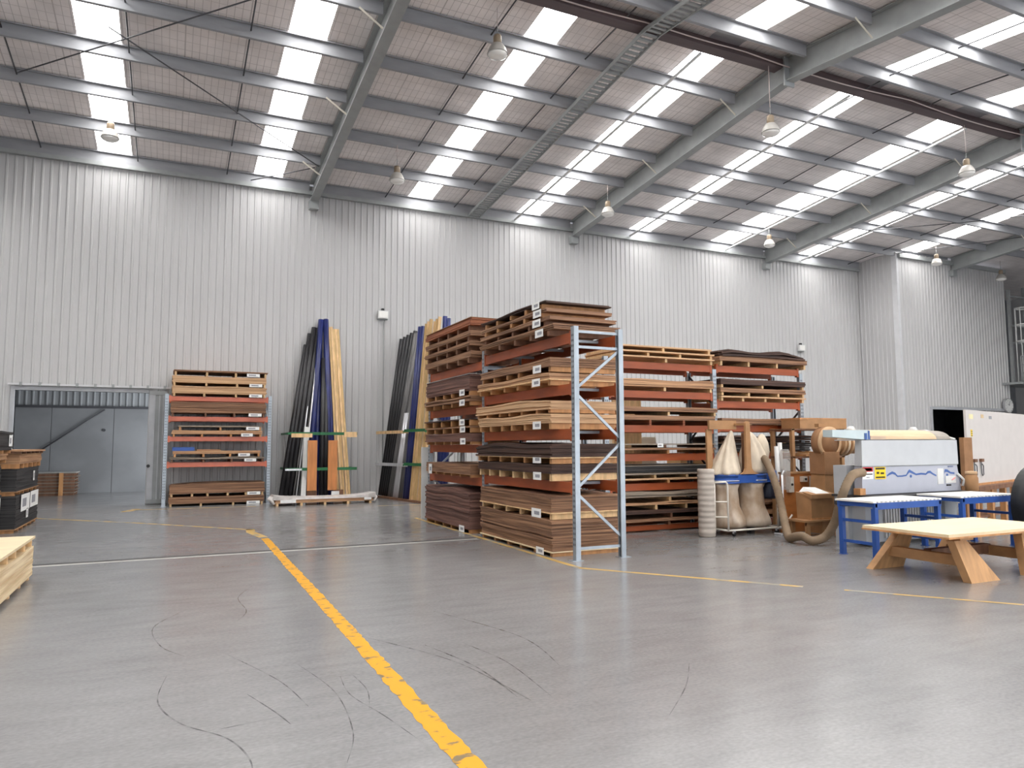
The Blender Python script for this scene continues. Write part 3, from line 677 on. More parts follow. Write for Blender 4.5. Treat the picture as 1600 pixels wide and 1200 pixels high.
# -- rear rack crossing behind: two bays side by side
rc = thing('pallet_rack', 'rear orange-beamed rack behind the dust collector and grey roll', 'rack', (0, 0, 0))
CX = [7.12, 9.62, 11.93]; CY0, CY1 = 11.12, 11.96
for x in CX:
    h = 3.06 if x != CX[0] else 3.2
    upright(rc, x, CY0, h, '-y'); upright(rc, x, CY1, h, '+y')
    for k in range(4):
        a, b = (CY0 + .04, CY1 - .04) if k % 2 else (CY1 - .04, CY0 + .04)
        MB().bar((x, a, .25 + .7 * k), (x, b, .9 + .7 * k), .036, .022, (1, 0, 0)).build('frame_brace', GALV if x == CX[0] else DARKSTEEL, rc)
LC = [3.13, 2.59, 1.95, 1.42, .88, .115]; LD = [3.14, 2.44, 1.97, 1.42, .88, .115]
for (xa, xb, LV) in ((CX[0], CX[1], LC), (CX[1], CX[2], LD)):
    for top in LV:
        for yb2 in (CY0 + .035, CY1 - .035): beam(rc, (xa + .05, yb2), (xb - .05, yb2), top, .13 if top > .2 else .09)
GC = 'packs in the rear rack bay beside the nearest rack'; NC = ' in rear rack beside grey roll'
def Cp(label, z0, zb, zt, m, **k):
    k.setdefault('nb', 3); k.setdefault('bw', .05); k.setdefault('card', None); dx, dy = random.uniform(-.02, .02), random.uniform(-.02, .01); e = k.pop('e', 0); w = k.pop('w', 0)
    k.setdefault('bm', LIGHTWOOD)
    return pack(label, 7.27 + dx + w, 11.04 + dy, 9.56 + dx + e, 12.16 + dy, z0, zb, zt, m, GC, **k)
Cp('thin pale-edged skid pack, lowest of three on top' + NC, 3.132, 3.205, 3.235, S_PALE, layers=1)
Cp('thin pale-edged skid pack, middle of three on top' + NC, 3.24, 3.305, 3.335, S_PALE, layers=1, nb=4)
Cp('thin pale-edged skid pack, uppermost of three on top' + NC, 3.34, 3.405, 3.435, S_PALE, layers=1, e=-.05)
Cp('tan pack alone on fourth shelf' + NC, 2.592, 2.665, 2.80, S_KRAFT, layers=4, wave=.012)
Cp('brown pack, lower of two on third shelf' + NC, 1.952, 2.045, 2.13, S_BROWN, layers=2, bm=S_RUST, nb=4)
Cp('brown pack, upper of two on third shelf' + NC, 2.135, 2.205, 2.29, S_BROWN, layers=3, e=.05)
Cp('thin wavy pack, lower of two on second shelf' + NC, 1.422, 1.49, 1.53, S_BROWN, layers=1, wave=.01, bm=MIDWOOD)
Cp('thin straight pack, upper of two on second shelf' + NC, 1.535, 1.585, 1.61, S_GREY, layers=1, bm=DARKWOOD, card=('front', .42, .13, .07))
Cp('thin pack with wavy light sheet, lowest on first shelf' + NC, .882, .945, .975, S_PALE, layers=1, wave=.015, bm=MIDWOOD)
Cp('thin light pack, middle on first shelf' + NC, .98, 1.04, 1.07, S_GREY, layers=1, nb=4)
Cp('charcoal pack, uppermost on first shelf' + NC, 1.075, 1.08, 1.20, S_BLACK, layers=4, topm=S_GREY)
Cp('brown pack, lowest of four stacked at the floor' + NC, .117, .19, .24, S_BROWN, layers=2, bm=DARKWOOD)
Cp('dark pack, second of four stacked at the floor' + NC, .25, .33, .40, S_DARK, layers=2, bm=DARKWOOD)
Cp('pale warped pack, third of four stacked at the floor' + NC, .405, .49, .54, S_KRAFT, layers=2, wave=.02, bm=LIGHTWOOD, nb=4)
Cp('grey pack, uppermost of four stacked at the floor' + NC, .55, .63, .73, S_GREY, layers=4, wave=.012, bm=LIGHTWOOD)
GD = 'packs in the rear rack bay behind the dust collector'; ND = ' in rear rack behind dust collector'
def Dp(label, z0, zb, zt, m, **k):
    k.setdefault('nb', 4); k.setdefault('bw', .05); k.setdefault('card', None); dx, dy = random.uniform(-.02, .02), random.uniform(-.02, .01); e = k.pop('e', 0); w = k.pop('w', 0)
    k.setdefault('bm', LIGHTWOOD)
    return pack(label, 9.70 + dx + w, 11.04 + dy, 11.97 + dx + e, 12.16 + dy, z0, zb, zt, m, GD, **k)
Dp('brown pack on bearers, lower of two on top' + ND, 3.142, 3.235, 3.33, S_BROWN, layers=3, e=.08)
Dp('warped dark loose sheets, upper of two on top' + ND, 3.335, 3.34, 3.47, S_DARK, layers=4, wave=.03, droop=.06, rag=.05, e=-.05)
Dp('thin pack, lowest of three on fourth shelf' + ND, 2.442, 2.51, 2.54, S_PALE, layers=1, nb=5)
Dp('thin pack, middle of three on fourth shelf' + ND, 2.55, 2.615, 2.70, S_BROWN, layers=2)
Dp('dark pack, uppermost of three on fourth shelf' + ND, 2.71, 2.77, 2.88, S_DARK, layers=3, nb=3)
Dp('brown pack alone on third shelf' + ND, 1.972, 1.985, 2.10, S_BROWN, layers=3)
Dp('charcoal ragged pack on second shelf' + ND, 1.422, 1.45, 1.60, S_BLACK, layers=4, rag=.05, wave=.02, e=.12)
Dp('charcoal loose sheets on the ragged pack, second shelf' + ND, 1.61, 1.62, 1.74, S_DARK, layers=3, rag=.06, wave=.03, e=.2)
Dp('thin kraft pack on first shelf' + ND, .882, .95, 1.02, S_KRAFT, layers=2)
Dp('pale pack, lower of two at the floor' + ND, .117, .20, .30, S_KRAFT, layers=3, bm=LIGHTWOOD)
Dp('brown pack, upper of two at the floor' + ND, .31, .40, .55, S_BROWN, layers=4, bm=LIGHTWOOD)
# cartons and offcuts standing behind the rear rack
def carton(label, x, y, z, w, d, h, m, rz=0):
    t = thing('carton', label, 'carton', (x, y, z), 'cartons behind the rear rack', rz)
    MB().box(-w / 2, -d / 2, 0, w / 2, d / 2, h).build('body', m, t)
    MB().box(-w * .04, -d / 2 - .003, h * .0, w * .04, -d / 2, h).build('tape', mat('tan_tape', (176, 140, 96), rough=.35, var=.05), t)
    for s in (-1, 1): MB().box(-w / 2, s * d * .25 - d * .24, h, w / 2, s * d * .25 + d * .24, h + .006).build('flap', m, t)
    return t
KRAFTBOX = mat('kraft_carton', (196, 158, 112), rough=.8, var=.06); PALEBOX = mat('pale_carton', (214, 204, 186), rough=.8, var=.05)
carton('pale carton on the floor pile seen between shelves of rear rack', 9.35, 13.6, 0, .9, .6, 1.75, PALEBOX)
carton('kraft carton low behind the shelf beside dust collector', 10.55, 13.2, 0, .7, .5, 1.25, KRAFTBOX)
carton('kraft carton low behind the rear rack, next to the end frame', 12.0, 13.2, 0, .8, .5, 1.3, KRAFTBOX)
tag(MB().box(8.5, 13.0, 0, 9.2, 13.08, 2.55).build('timber_offcut', LIGHTWOOD), 'pale timber board standing behind the rear rack', 'board')

# -- lone rack against the wall by the sliding door
r1 = thing('pallet_rack', 'lone orange-beamed rack against the wall by the sliding door', 'rack', (0, 0, 0))
RX0, RX1, RY0, RY1 = -.12, 2.5, 21.28, 22.1
for x in (RX0, RX1):
    upright(r1, x, RY0, 2.98, '-y'); upright(r1, x, RY1, 2.98, '+y')
    for k in range(3): MB().bar((x, RY0 + .04, .3 + .8 * k), (x, RY1 - .04, 1.0 + .8 * k), .036, .022, (1, 0, 0)).build('frame_brace', GALV, r1)
for top in (2.92, 2.38, 1.84, 1.15):
    for yb2 in (RY0 + .035, RY1 - .035): beam(r1, (RX0 + .05, yb2), (RX1 - .05, yb2), top, .12, mat('salmon_beam_paint', (204, 104, 72), rough=.32, var=.1, scale=(2, 2, 9)))
GR = 'packs in the wall rack by the sliding door'; NR = ' in wall rack by sliding door'
def Rp(label, z0, zb, zt, m, xa=0.0, xb=2.4, **k):
    k.setdefault('nb', 4); k.setdefault('bw', .05); k.setdefault('card', ('front', .88, .34, .085)); dx = random.uniform(-.02, .02)
    k.setdefault('bm', LIGHTWOOD)
    return pack(label, xa + dx, 21.2, xb + dx, 22.3, z0, zb, zt, m, GR, **k)
Rp('tan pack, lowest of three on top' + NR, 2.922, 3.0, 3.2, S_PALE, layers=6, wave=.008)
Rp('tan pack, middle of three on top' + NR, 3.205, 3.29, 3.47, S_PALE, layers=6)
Rp('thin dark-edged pack, uppermost of three on top' + NR, 3.475, 3.585, 3.63, S_BROWN, layers=2, card=('front', .84, .34, .085))
Rp('dark brown pack alone on third shelf' + NR, 2.382, 2.48, 2.77, S_BROWN, xa=-.02, layers=8, bm=DARKWOOD)
Rp('tan pack, lower of two on second shelf' + NR, 1.842, 1.91, 2.01, S_KRAFT, layers=3, bm=MIDWOOD, xb=2.3, card=('front', .82, .3, .085))
Rp('short thin pack, upper of two on second shelf' + NR, 2.015, 2.10, 2.14, S_GREY, xa=.18, xb=2.32, layers=1, nb=3, bm=MIDWOOD)
Rp('grey-brown thin pack, lower of two on first shelf' + NR, 1.152, 1.24, 1.29, S_GREY, layers=2, bm=DARKWOOD, wave=.02, card=('front', .84, .3, .085))
Rp('light tan pack, upper of two on first shelf' + NR, 1.295, 1.38, 1.46, S_KRAFT, xa=.05, xb=2.28, layers=2, bm=MIDWOOD, card=('front', .8, .3, .085))
Rp('brown pack, lower of two on the floor' + NR, 0, .065, .245, S_BROWN, layers=6, bm=LIGHTWOOD)
Rp('brown pack with tilted top, upper of two on floor' + NR, .25, .33, .60, S_BROWN, layers=8, bm=LIGHTWOOD, nb=6, ends=.06, topm=None)
bx = thing('tray_box', 'small blue-edged tray on first shelf of the wall rack', 'tray', (.32, 21.45, 1.462))
MB().box(-.26, -.15, 0, .26, .15, .012).build('base', S_RUST, bx)
for s in (-1, 1): MB().box(-.26, s * .15 - .012, 0, .26, s * .15 + .012, .1).build('long_side', BLUE, bx); MB().box(s * .26 - .012, -.15, 0, s * .26 + .012, .15, .1).build('short_side', BLUE, bx)
tag(MB().box(.65, 21.4, 1.461, 1.25, 21.8, 1.50).build('loose_board', S_KRAFT), 'short loose board beside the blue-edged tray on the rack', 'board')

# ------------------------------------------------------------------ charcoal stacks and plywood by the hall's near side
GS = 'charcoal packs stacked beside the aisle'
pack('tall charcoal pack with white sheets on its side, bottom of aisle stack', -3.74, 16.12, -2.54, 18.6, 0, .07, .68, S_BLACK, GS, along='y', nb=6, layers=16, rag=.008, bm=MIDWOOD, lipm=MDF)
pack('charcoal pack, middle of the aisle stack beside the doorway', -3.76, 16.1, -2.55, 18.58, .685, .76, 1.18, S_BLACK, GS, along='y', nb=6, layers=12, rag=.008, bm=MIDWOOD, lipm=MDF)
pack('tan carton-like pack on top of the charcoal aisle stack', -3.7, 16.1, -2.5, 18.6, 1.185, 1.27, 1.45, S_KRAFT, GS, along='y', nb=6, layers=5, bm=MIDWOOD, topm=KRAFTBOX, card=('front', .5, .3, .12))
pack('ragged kraft sheets topping the charcoal aisle stack', -3.72, 16.0, -2.46, 18.62, 1.46, 1.50, 1.535, S_KRAFT, GS, along='y', nb=6, layers=1, wave=.01, bm=DARKWOOD)
pack('charcoal pack at the picture edge, bottom of its stack', -3.95, 13.2, -2.73, 15.86, 0, .07, .72, S_BLACK, GS, along='y', nb=5, layers=16, bm=MIDWOOD)
pack('charcoal pack at the picture edge, middle of its stack', -3.95, 13.2, -2.75, 15.86, .725, .80, 1.30, S_BLACK, GS, along='y', nb=5, layers=12, bm=MIDWOOD, lipm=MDF)
pack('kraft pack at the picture edge, on the charcoal packs', -3.9, 13.2, -2.66, 15.88, 1.305, 1.36, 1.47, S_KRAFT, GS, along='y', nb=5, layers=3, bm=MIDWOOD)
pack('dark box-like pack at the picture edge, uppermost of its stack', -3.9, 13.2, -2.6, 15.9, 1.475, 1.53, 1.86, S_BLACK, GS, along='y', nb=5, layers=8, bm=MIDWOOD)
for (x, y, z, w, h, lab) in ((-2.527, 17.0, .36, .92, .32, 'white printed sheet on side of bottom charcoal pack'), (-2.527, 18.02, .37, .94, .32, 'white printed sheet on side of bottom charcoal pack, farther one'),
                             (-2.527, 17.25, .20, .22, .18, 'small white sticker low on the bottom charcoal pack'), (-2.537, 17.9, .90, .16, .2, 'small white sticker on the middle charcoal pack'), (-2.587, 15.6, 1.6, .3, .2, 'white sheet on the uppermost dark pack at picture edge'),
                             (-2.717, 15.55, .42, .35, .26, 'white sheet on the lowest charcoal pack at picture edge')):
    t = thing('paper_label', lab, 'label', (x, y, z), 'paper sheets on the charcoal packs')
    MB().box(-.0015, -w / 2, 0, .0015, w / 2, h).build('sheet', CARD, t)
    MB().box(.0015, -w * .35, h * .25, .0025, w * .1, h * .75).build('print', PRINT, t)
pack('thick pale plywood pack with birch edges beside the aisle', -2.7, 8.1, -1.46, 10.55, 0, .055, .395, PLYEDGE, 'plywood by the aisle', along='y', nb=5, layers=13, rag=.004, wave=.002, bm=LIGHTWOOD)
pack('thin plywood sheet on bearers, top of the pale plywood pack', -2.72, 8.0, -1.45, 10.57, .397, .485, .515, PLY, 'plywood by the aisle', along='y', nb=6, layers=1, rag=.002, wave=0, bm=LIGHTWOOD)
pal = thing('pallet_stack', 'stack of grey flat pallets against the concrete wall beyond doorway', 'pallet stack', (-3.35, 28.2, 0))
for i in range(7):
    lv = MB(); z = i * .105
    for yy in (-.5, -.05, .4): lv.box(-.55, yy, z, .55, yy + .1, z + .075)
    lv.build('bearer_row', DARKWOOD, pal); MB().box(-.58 + random.uniform(-.03, .03), -.52, z + .077, .58 + random.uniform(-.03, .05), .52, z + .1).build('deck_board', S_GREY, pal)
MB().box(-.6, -.54, .735, .6, .54, .75).build('cover_sheet', mat('pale_sheet', (190, 188, 184), rough=.6, var=.05), pal)
MB().box(.12, -.55, 0, .24, -.525, .73).build('strap', MIDWOOD, pal)

# ------------------------------------------------------------------ rolls and lengths leaning at the wall
def pole(name, label, base, top, r, m, group, square=False, cat='roll', capm=None):
    mb = MB()
    if square: mb.bar(base, top, r * 2, r * 1.5, (0, 1, 0))
    else: mb.tube([base, tuple(Vector(base).lerp(Vector(top), .5)), top], r, 10)
    o = mb.build(name, m); tag(o, label, cat, group); return o
ORD = ('first', 'second', 'third', 'fourth', 'fifth', 'sixth')
gk = 'lengths leaning at the wall above the wrapped bundle'
for k, (bxx, tx, tz_) in enumerate(((2.83, 3.60, 4.6), (2.95, 3.71, 4.95), (3.08, 3.83, 5.15), (3.21, 3.95, 5.13))):
    pole('wrapped_roll', 'long black wrapped roll, ' + ORD[k] + ' from the wall rack in the leaning bunch', (bxx, 21.25, .02), (tx, 22.22, tz_), .075, ROLLBLACK, gk + ', black')
for k, (bxx, tx, tz_) in enumerate(((3.14, 3.72, 3.6), (3.22, 3.78, 4.0), (3.30, 3.83, 3.5), (3.40, 3.88, 4.2))):
    pole('metal_rod', 'thin rod leaning before the black rolls, ' + ORD[k] + ' from the wall rack', (bxx, 21.1, .02), (tx, 22.0, tz_), .022, SILVER if k % 2 else ROLLGREY, gk + ', rods', cat='rod')
pole('white_post', 'white square post leaning before the black rolls', (3.40, 21.0, .02), (3.54, 21.45, 2.12), .065, WHITE, gk, square=True, cat='post')
for k, (bxx, tx, tz_, m) in enumerate(((3.58, 4.03, 5.4, ROLLBLUE), (4.22, 4.17, 5.42, ROLLBLUE), (3.80, 4.0, 4.7, ROLLBLUE), (4.30, 4.26, 4.6, ROLLBLUE))):
    pole('wrapped_roll', ('tallest navy roll, slanting from beside the white post', 'tallest navy roll, upright next to the battens', 'shorter navy roll behind the orange-brown board by white post', 'shorter navy roll behind the orange-brown board by battens')[k], (bxx, 21.3, .02), (tx, 22.2, tz_), .085, m, gk + ', blue')
for k, (bxx, tx, tz_) in enumerate(((3.94, 4.08, 4.2), (4.06, 4.16, 4.0))):
    pole('wrapped_roll', 'dark roll between the navy rolls, the ' + ('one nearer the white post', 'one nearer the battens')[k], (bxx, 21.15, .02), (tx, 22.0, tz_), .07, ROLLBLACK, gk + ', dark')
for k, bxx in enumerate((4.44, 4.52, 4.60, 4.68, 4.76)):
    pole('timber_batten', 'pale timber batten, ' + ORD[k] + ' from the blue rolls in the leaning bunch', (bxx, 21.2 - .05 * (k % 2), .02), (bxx - .18 + (bxx - 4.6) * -.2, 22.25, 5.2 + random.uniform(-.08, .08)), .031, LIGHTWOOD if k % 2 else mat('yellowish_timber', (206, 172, 120), rough=.6, var=.14, scale=(14, 14, 2)), gk + ', battens', square=True, cat='batten')
for xx, w in ((3.50, 'beside the white post'), (4.07, 'beside the pale battens')):
    o = tag(MB().box(xx, 20.93, .33, xx + .26, 20.98, 1.74).build('wood_board', mat('orange_wood', (196, 128, 74), rough=.5, var=.14, scale=(14, 14, 2))), 'orange-brown upright board on the leaning rack ' + w, 'board')
hr = thing('storage_frame', 'green-armed frame holding the leaning rolls at the wall', 'rack', (2.9, 20.95, 0))
for z in (1.93, .93):
    MB().box(.1, .02, z - .04, 2.0, .07, z + .04).build('front_bar', GREEN, hr)
    for xx in (.05, .95, 1.92): MB().box(xx, .0, z - .03, xx + .05, 1.4, z + .03).build('arm', GREEN, hr)
MB().box(.15, -.02, 1.82, .72, .02, 1.93).build('timber_guard', LIGHTWOOD, hr); MB().box(1.62, -.02, 1.83, 1.98, .02, 1.98).build('timber_guard', LIGHTWOOD, hr)
for xx in (.62, 1.36): MB().box(xx - .02, .02, 0, xx + .26, .06, .34).build('foot', DARKWOOD, hr)
MB().box(1.28, -.01, .12, 1.5, .02, .30).build('label_card', CARD, hr)
MB().box(.0, -.03, .9, .45, -.0, .95).build('guard_tube', SILVER, hr)
wb = thing('wrapped_bundle', 'long plastic-wrapped flat bundle on the floor before leaning rolls', 'bundle', (3.85, 20.35, 0))
for k in range(5): MB().box(-1.25 + k * .62 - .03, -.28, 0, -1.25 + k * .62 + .03, .28, .07).build('bearer', LIGHTWOOD, wb)
mb = MB(); seg = 14
for j in range(3):
    z0_ = .072 + j * .045
    mb.box(-1.31 + .01 * j, -.29, z0_, 1.31 - .015 * j, .29, z0_ + .043)
mb.build('boards', S_KRAFT, wb)
mb = MB(); vs_ = []
for i in range(seg + 1):
    u = -1.36 + 2.72 * i / seg; bul = .07 * (abs(2 * i / seg - 1) ** 4)
    for (w, z) in ((-.31 - bul * .3, .16), (-.30 - bul, .215 + bul + random.uniform(-.008, .012)), (0, .225 + bul + random.uniform(-.008, .02)), (.30 + bul, .215 + bul), (.31 + bul * .3, .16)): vs_.append((u, w, z))
fs_ = [(i * 5 + k, i * 5 + k + 1, (i + 1) * 5 + k + 1, (i + 1) * 5 + k) for i in range(seg) for k in range(4)]
fs_ += [(0, 1, 2, 3, 4), tuple(seg * 5 + k for k in (4, 3, 2, 1, 0)), ] + [(i * 5, (i + 1) * 5, (i + 1) * 5 + 4, i * 5 + 4) for i in range(seg)]
mb.add(vs_, fs_); mb.build('plastic_wrap', PLASTIC, wb)
for s in (-1, 1):
    mb = MB()
    for k in range(5): mb.tube([(s * 1.33, -.28 + .12 * k, .05 + .03 * (k % 2)), (s * (1.40 + .02 * (k % 3)), -.25 + .12 * k, .17), (s * 1.34, -.22 + .12 * k, .25)], [.03, .045, .02], 6)
    mb.build('wrap_end', PLASTIC, wb)
MB().box(-1.18, -.318, .08, -.78, -.314, .16).build('label_card', CARD, wb); MB().box(1.05, -.318, .10, 1.25, -.314, .17).build('label_card', CARD, wb)

# second leaning rack, turned side-on
g2 = 'lengths in the side-on leaning rack'
def lean(k, y, tx, tz_, r, m, label, grp, sq=False, zb=.06, cat='roll', name='wrapped_roll', dx=0):
    b = (5.92 + (22.0 - y) * .14 + dx, y, zb)
    return pole(name, label, b, (tx, y + .05, tz_), r, m, g2 + grp, square=sq, cat=cat)
for k, y in enumerate((22.12, 21.98, 21.84, 21.70, 21.57)):
    lean(k, y, 6.56 + .07 * k, 4.95 + .05 * k, .075, ROLLBLACK, 'long black roll in the side-on leaning rack, ' + ORD[k] + ' from the wall', ', black')
for k, y in enumerate((21.44, 21.30, 21.18)):
    lean(k, y, 6.80 + .04 * k, 5.05 - (.45 if k == 2 else 0), .06, ROLLGREY, 'grey tube in the side-on leaning rack, next to black rolls, ' + ORD[k] + ' from the wall', ', grey')
for k, y in enumerate((21.06, 20.93, 20.82)):
    lean(k, y, 6.40 + .03 * k, 2.55, .06, SILVER, 'short shiny silver tube in the side-on leaning rack, ' + ORD[k] + ' from the wall', ', silver', name='metal_tube', cat='tube')
for k, y in enumerate((20.70, 20.56, 20.44)):
    lean(k, y, 6.64 + .04 * k, 4.35, .05, ROLLGREY, 'grey tube in the side-on leaning rack, behind the silver tubes, ' + ORD[k] + ' from the wall', ', dark grey')
for k, y in enumerate((20.32, 20.2)):
    lean(k, y, 6.60 + .05 * k, 5.08, .08, ROLLBLUE, 'navy blue roll in the side-on leaning rack, ' + ORD[k] + ' from the wall', ', blue')
for k, y in enumerate((19.95, 19.83, 19.70, 19.46, 19.34, 19.22)):
    lean(k, y, 6.66 + .03 * k, 5.12 + .05 * (k % 3), .042, LIGHTWOOD if k % 2 else mat('yellowish_timber', (0, 0, 0)), 'pale timber length at the near end of side-on leaning rack, ' + ORD[k] + ' from the wall', ', timber', True, cat='batten', name='timber_batten')
for k, (tx, tz_) in enumerate(((6.98, 5.25), (7.08, 5.2), (7.18, 4.95))):
    pole('wrapped_roll', 'navy roll rising behind the nearest rack\'s far bay, ' + ORD[k] + ' from the timber lengths', (6.75 + .1 * k, 19.2, .06), (tx, 19.3, tz_), .07, ROLLBLUE, g2 + ', behind rack')
sr = thing('storage_frame', 'side-on green-armed frame holding the second set of leaning lengths', 'rack', (0, 0, 0))
for z, m0 in ((1.98, LIGHTWOOD), (1.02, SILVER)):
    MB().bar((5.80 + (2.2 - z) * -.02, 22.2, z), (6.18, 20.2, z), .05, .09).build('front_bar', m0, sr)
    MB().bar((6.14, 20.35, z + .03), (6.36, 19.05, z + .03), .06, .08).build('front_arm', GREEN, sr)
    for y in (22.22, 20.4, 19.02): MB().bar((5.85 + (22.2 - y) * .14, y, z), (7.3, y, z), .04, .06).build('arm', GREEN, sr)
MB().bar((5.75, 22.25, .03), (6.3, 19.0, .03), .08, .06).build('floor_rail', DARKWOOD, sr)
MB().bar((6.0, 22.25, .02), (6.6, 19.0, .02), .6, .035).build('base_board', DARKWOOD, sr)
for y in (22.2, 20.4, 19.0): MB().bar((7.3, y, 0), (7.3, y, 4.6), .08).build('mast', STEEL, sr)
MB().bar((7.3, 22.2, 4.55), (7.3, 19.0, 4.55), .08).build('top_rail', STEEL, sr)
# white panels standing behind the nearest rack's far bay
for k, (xa, ya) in enumerate(((6.5, 15.6), (6.5, 13.2))):
    pass
#PART3
# white boards glimpsed round the far bay of the nearest rack
tag(MB().box(6.5, 12.5, 0, 6.54, 15.4, 1.62).build('backing_sheet', WHITE), 'large white sheet standing behind far bay of the nearest rack', 'sheet')
tag(MB().box(4.98, 15.24, 0, 5.28, 15.27, 1.55).build('end_guard', WHITE), 'narrow white guard board at the end of the nearest rack', 'board')

# ------------------------------------------------------------------ grey roll
rl = thing('upright_roll', 'tall pale grey roll standing on end beside dust collector', 'roll', (8.47, 10.08, 0))
prof = [(.13, 0)]
for k in range(24): prof += [(.143 + .004 * (k % 2), .02 + k * .047), (.143 + .004 * (k % 2), .06 + k * .047)]
MB().lathe(prof + [(.14, 1.165), (.05, 1.166), (.045, 1.02)], n=24).build('roll', GREYROLL, rl)
MB().lathe([(.045, 1.0), (.045, 1.17), (.035, 1.172), (.035, 1.0)], n=14).build('core', DARKWOOD, rl)

# ------------------------------------------------------------------ dust collector
dc = thing('dust_collector', 'two-bag dust collector on a white wheeled frame with blue body', 'dust collector', (9.28, 10.2, 0))
def U(x): return x - 9.28
for k, x in enumerate((-.3, .32)):
    d = MB().lathe([(.27, .90), (.285, .90), (.285, .93), (.275, .93), (.275, 1.03), (.285, 1.03), (.285, 1.06), (.25, 1.06)], x, 0, 24).build('drum', BLUE, dc)
    MB().lathe([(.288, .945), (.288, .957)], x, 0, 24).build('clamp_band', SILVER, d)
MB().box(-.35, -.26, .91, .42, -.05, 1.045).build('duct_body', BLUE, dc); MB().box(-.2, -.05, .91, .3, .22, 1.045).build('duct_body', BLUE, dc)
MB().lathe([(.05, .60), (.14, .60), (.15, .64), (.15, .86), (.12, .905)], .70, -.02, 18).build('motor', mat('dark_blue_motor', (40, 46, 66), rough=.45, var=.1), dc)
MB().box(.48, -.2, .905, .86, .18, .93).build('motor_plate', BLUE, dc)
MB().lathe([(.20, .93), (.20, 1.10), (.17, 1.12)], .68, 0, 20).build('impeller_housing', BLUE, dc)
# cloth bags above: tied up at the top, folded
def fold(amp, n, ph): return lambda a, k: amp * (1.5 * abs(math.sin(n * a / 2 + ph + k * .25)) - .9 + .35 * math.sin(2.7 * n * a / 2 + k * .9))
mb = MB(); prof = [(.29, 1.055), (.30, 1.09), (.26, 1.18), (.21, 1.30), (.155, 1.45), (.105, 1.60), (.06, 1.74), (.03, 1.82), (.01, 1.84)]
mb.lathe(prof, 0, 0, 48, wob=fold(.13, 8, .5))
mb.v = [(x + (-.3 + .42 * max(0, (z - 1.06)) / .78 * .5), y + .02, z) for x, y, z in mb.v]; mb.build('cloth_bag', CLOTH, dc)
mb = MB(); prof = [(.20, 1.06), (.26, 1.09), (.275, 1.16), (.25, 1.30), (.215, 1.45), (.165, 1.58), (.11, 1.70), (.05, 1.79), (.01, 1.82)]
mb.lathe(prof, 0, 0, 48, wob=fold(.13, 6, 1.2))
mb.v = [(x + .36 + .04 * math.sin((z - 1) * 4), y + .02, z - (.10 * max(0, x) * 2 if z < 1.2 else 0) * .3) for x, y, z in mb.v]; mb.build('cloth_bag', CLOTH, dc)
mb = MB().lathe([(.03, 1.28), (.10, 1.32), (.13, 1.45), (.11, 1.62), (.05, 1.76), (.01, 1.78)], .56, -.06, 20, wob=fold(.12, 4, .2)); mb.build('cloth_fold', CLOTH, dc)
# plastic bags below, half full
for x, ph, sh in ((-.3, .2, .06), (.30, 1.4, .03)):
    mb = MB().lathe([(.05, .115), (.26, .12), (.33, .17), (.32, .25), (.28, .36), (.25, .50), (.225, .66), (.235, .80), (.268, .92)], 0, 0, 48, wob=fold(.06, 7, ph))
    mb.v = [(vx + x + sh * 2.2 * max(0, (.6 - vz)) + .015 * math.sin(vz * 19 + vx * 9), vy, vz) for vx, vy, vz in mb.v]; mb.build('clear_bag', SAWBAG, dc)
WHT = mat('white_tube', (226, 220, 210), rough=.4, var=.05)
fx0, fx1, fy0, fy1 = -.52, .62, -.33, .33
for a, b in (((fx0, fy0), (fx1, fy0)), ((fx1, fy0), (fx1, fy1)), ((fx1, fy1), (fx0, fy1)), ((fx0, fy1), (fx0, fy0))):
    MB().tube([(*a, .105), (*b, .105)], .016, 7).build('base_rail', WHT, dc)
MB().tube([(-.72, fy0 + .1, .93), (-.56, fy0, .94), (-.53, fy0, .92), (-.52, fy0, .85), (-.52, fy0, .105)], .017, 7).build('front_post', WHT, dc)
for z in (.34, .60): MB().tube([(-.72, fy0 + .1, z), (-.52, fy0, z)], .012, 6).build('cross_rail', WHT, dc)
for p in ((-.72, fy0 + .1), (fx0, fy1), (fx1, fy1), (fx1, fy0)): MB().tube([(*p, .105), (*p, .92)], .014, 6).build('post', WHT, dc)
MB().tube([(fx1, fy0, .105), (fx1 + .3, fy0 - .05, .10)], .018, 6).build('tow_bar', WHT, dc); MB().tube([(fx1 + .12, fy0 - .02, .11), (fx1 + .3, fy0 - .05, .32)], .018, 6).build('tow_bar', WHT, dc)
for p in ((-.40, fy0), (fx0, fy1), (fx1, fy1), (fx1 - .03, fy0)):
    c = MB().lathe([(.042, -.014), (.045, -.008), (.045, .008), (.042, .014)], 0, .045, 14, 'x').build('caster', BLACK, dc, (p[0], p[1], 0))
    MB().box(-.02, -.02, .05, .02, .02, .1).build('fork', SILVER, c)
# timber mast with flared foot that holds the bags up
mb = MB(); prof = [(-.19, 1.065), (-.10, 1.10), (-.065, 1.16), (-.055, 1.30), (-.05, 1.95)] + [(-.05 * math.cos(a * math.pi / 8), 1.95 + .055 * math.sin(a * math.pi / 8)) for a in range(1, 8)] + [(.05, 1.95), (.055, 1.30), (.07, 1.16), (.12, 1.10), (.24, 1.065)]
mb.prism([(u + .04, w) for u, w in prof], 'y', -.27, -.22); mb.build('mast', MDF, dc)
MB().box(-.60, .0, 1.86, .02, .05, 2.02).build('mast_arm', MDF, dc); MB().bar((.03, -.22, 1.95), (-.02, .03, 1.95), .04).build('mast_link', MDF, dc)
MB().box(-.62, .05, 1.10, -.50, .09, 1.86).build('rear_post', MDF, dc); MB().box(.08, -.21, 1.07, .12, -.05, 1.8).build('mast_rib', DARKWOOD, dc)

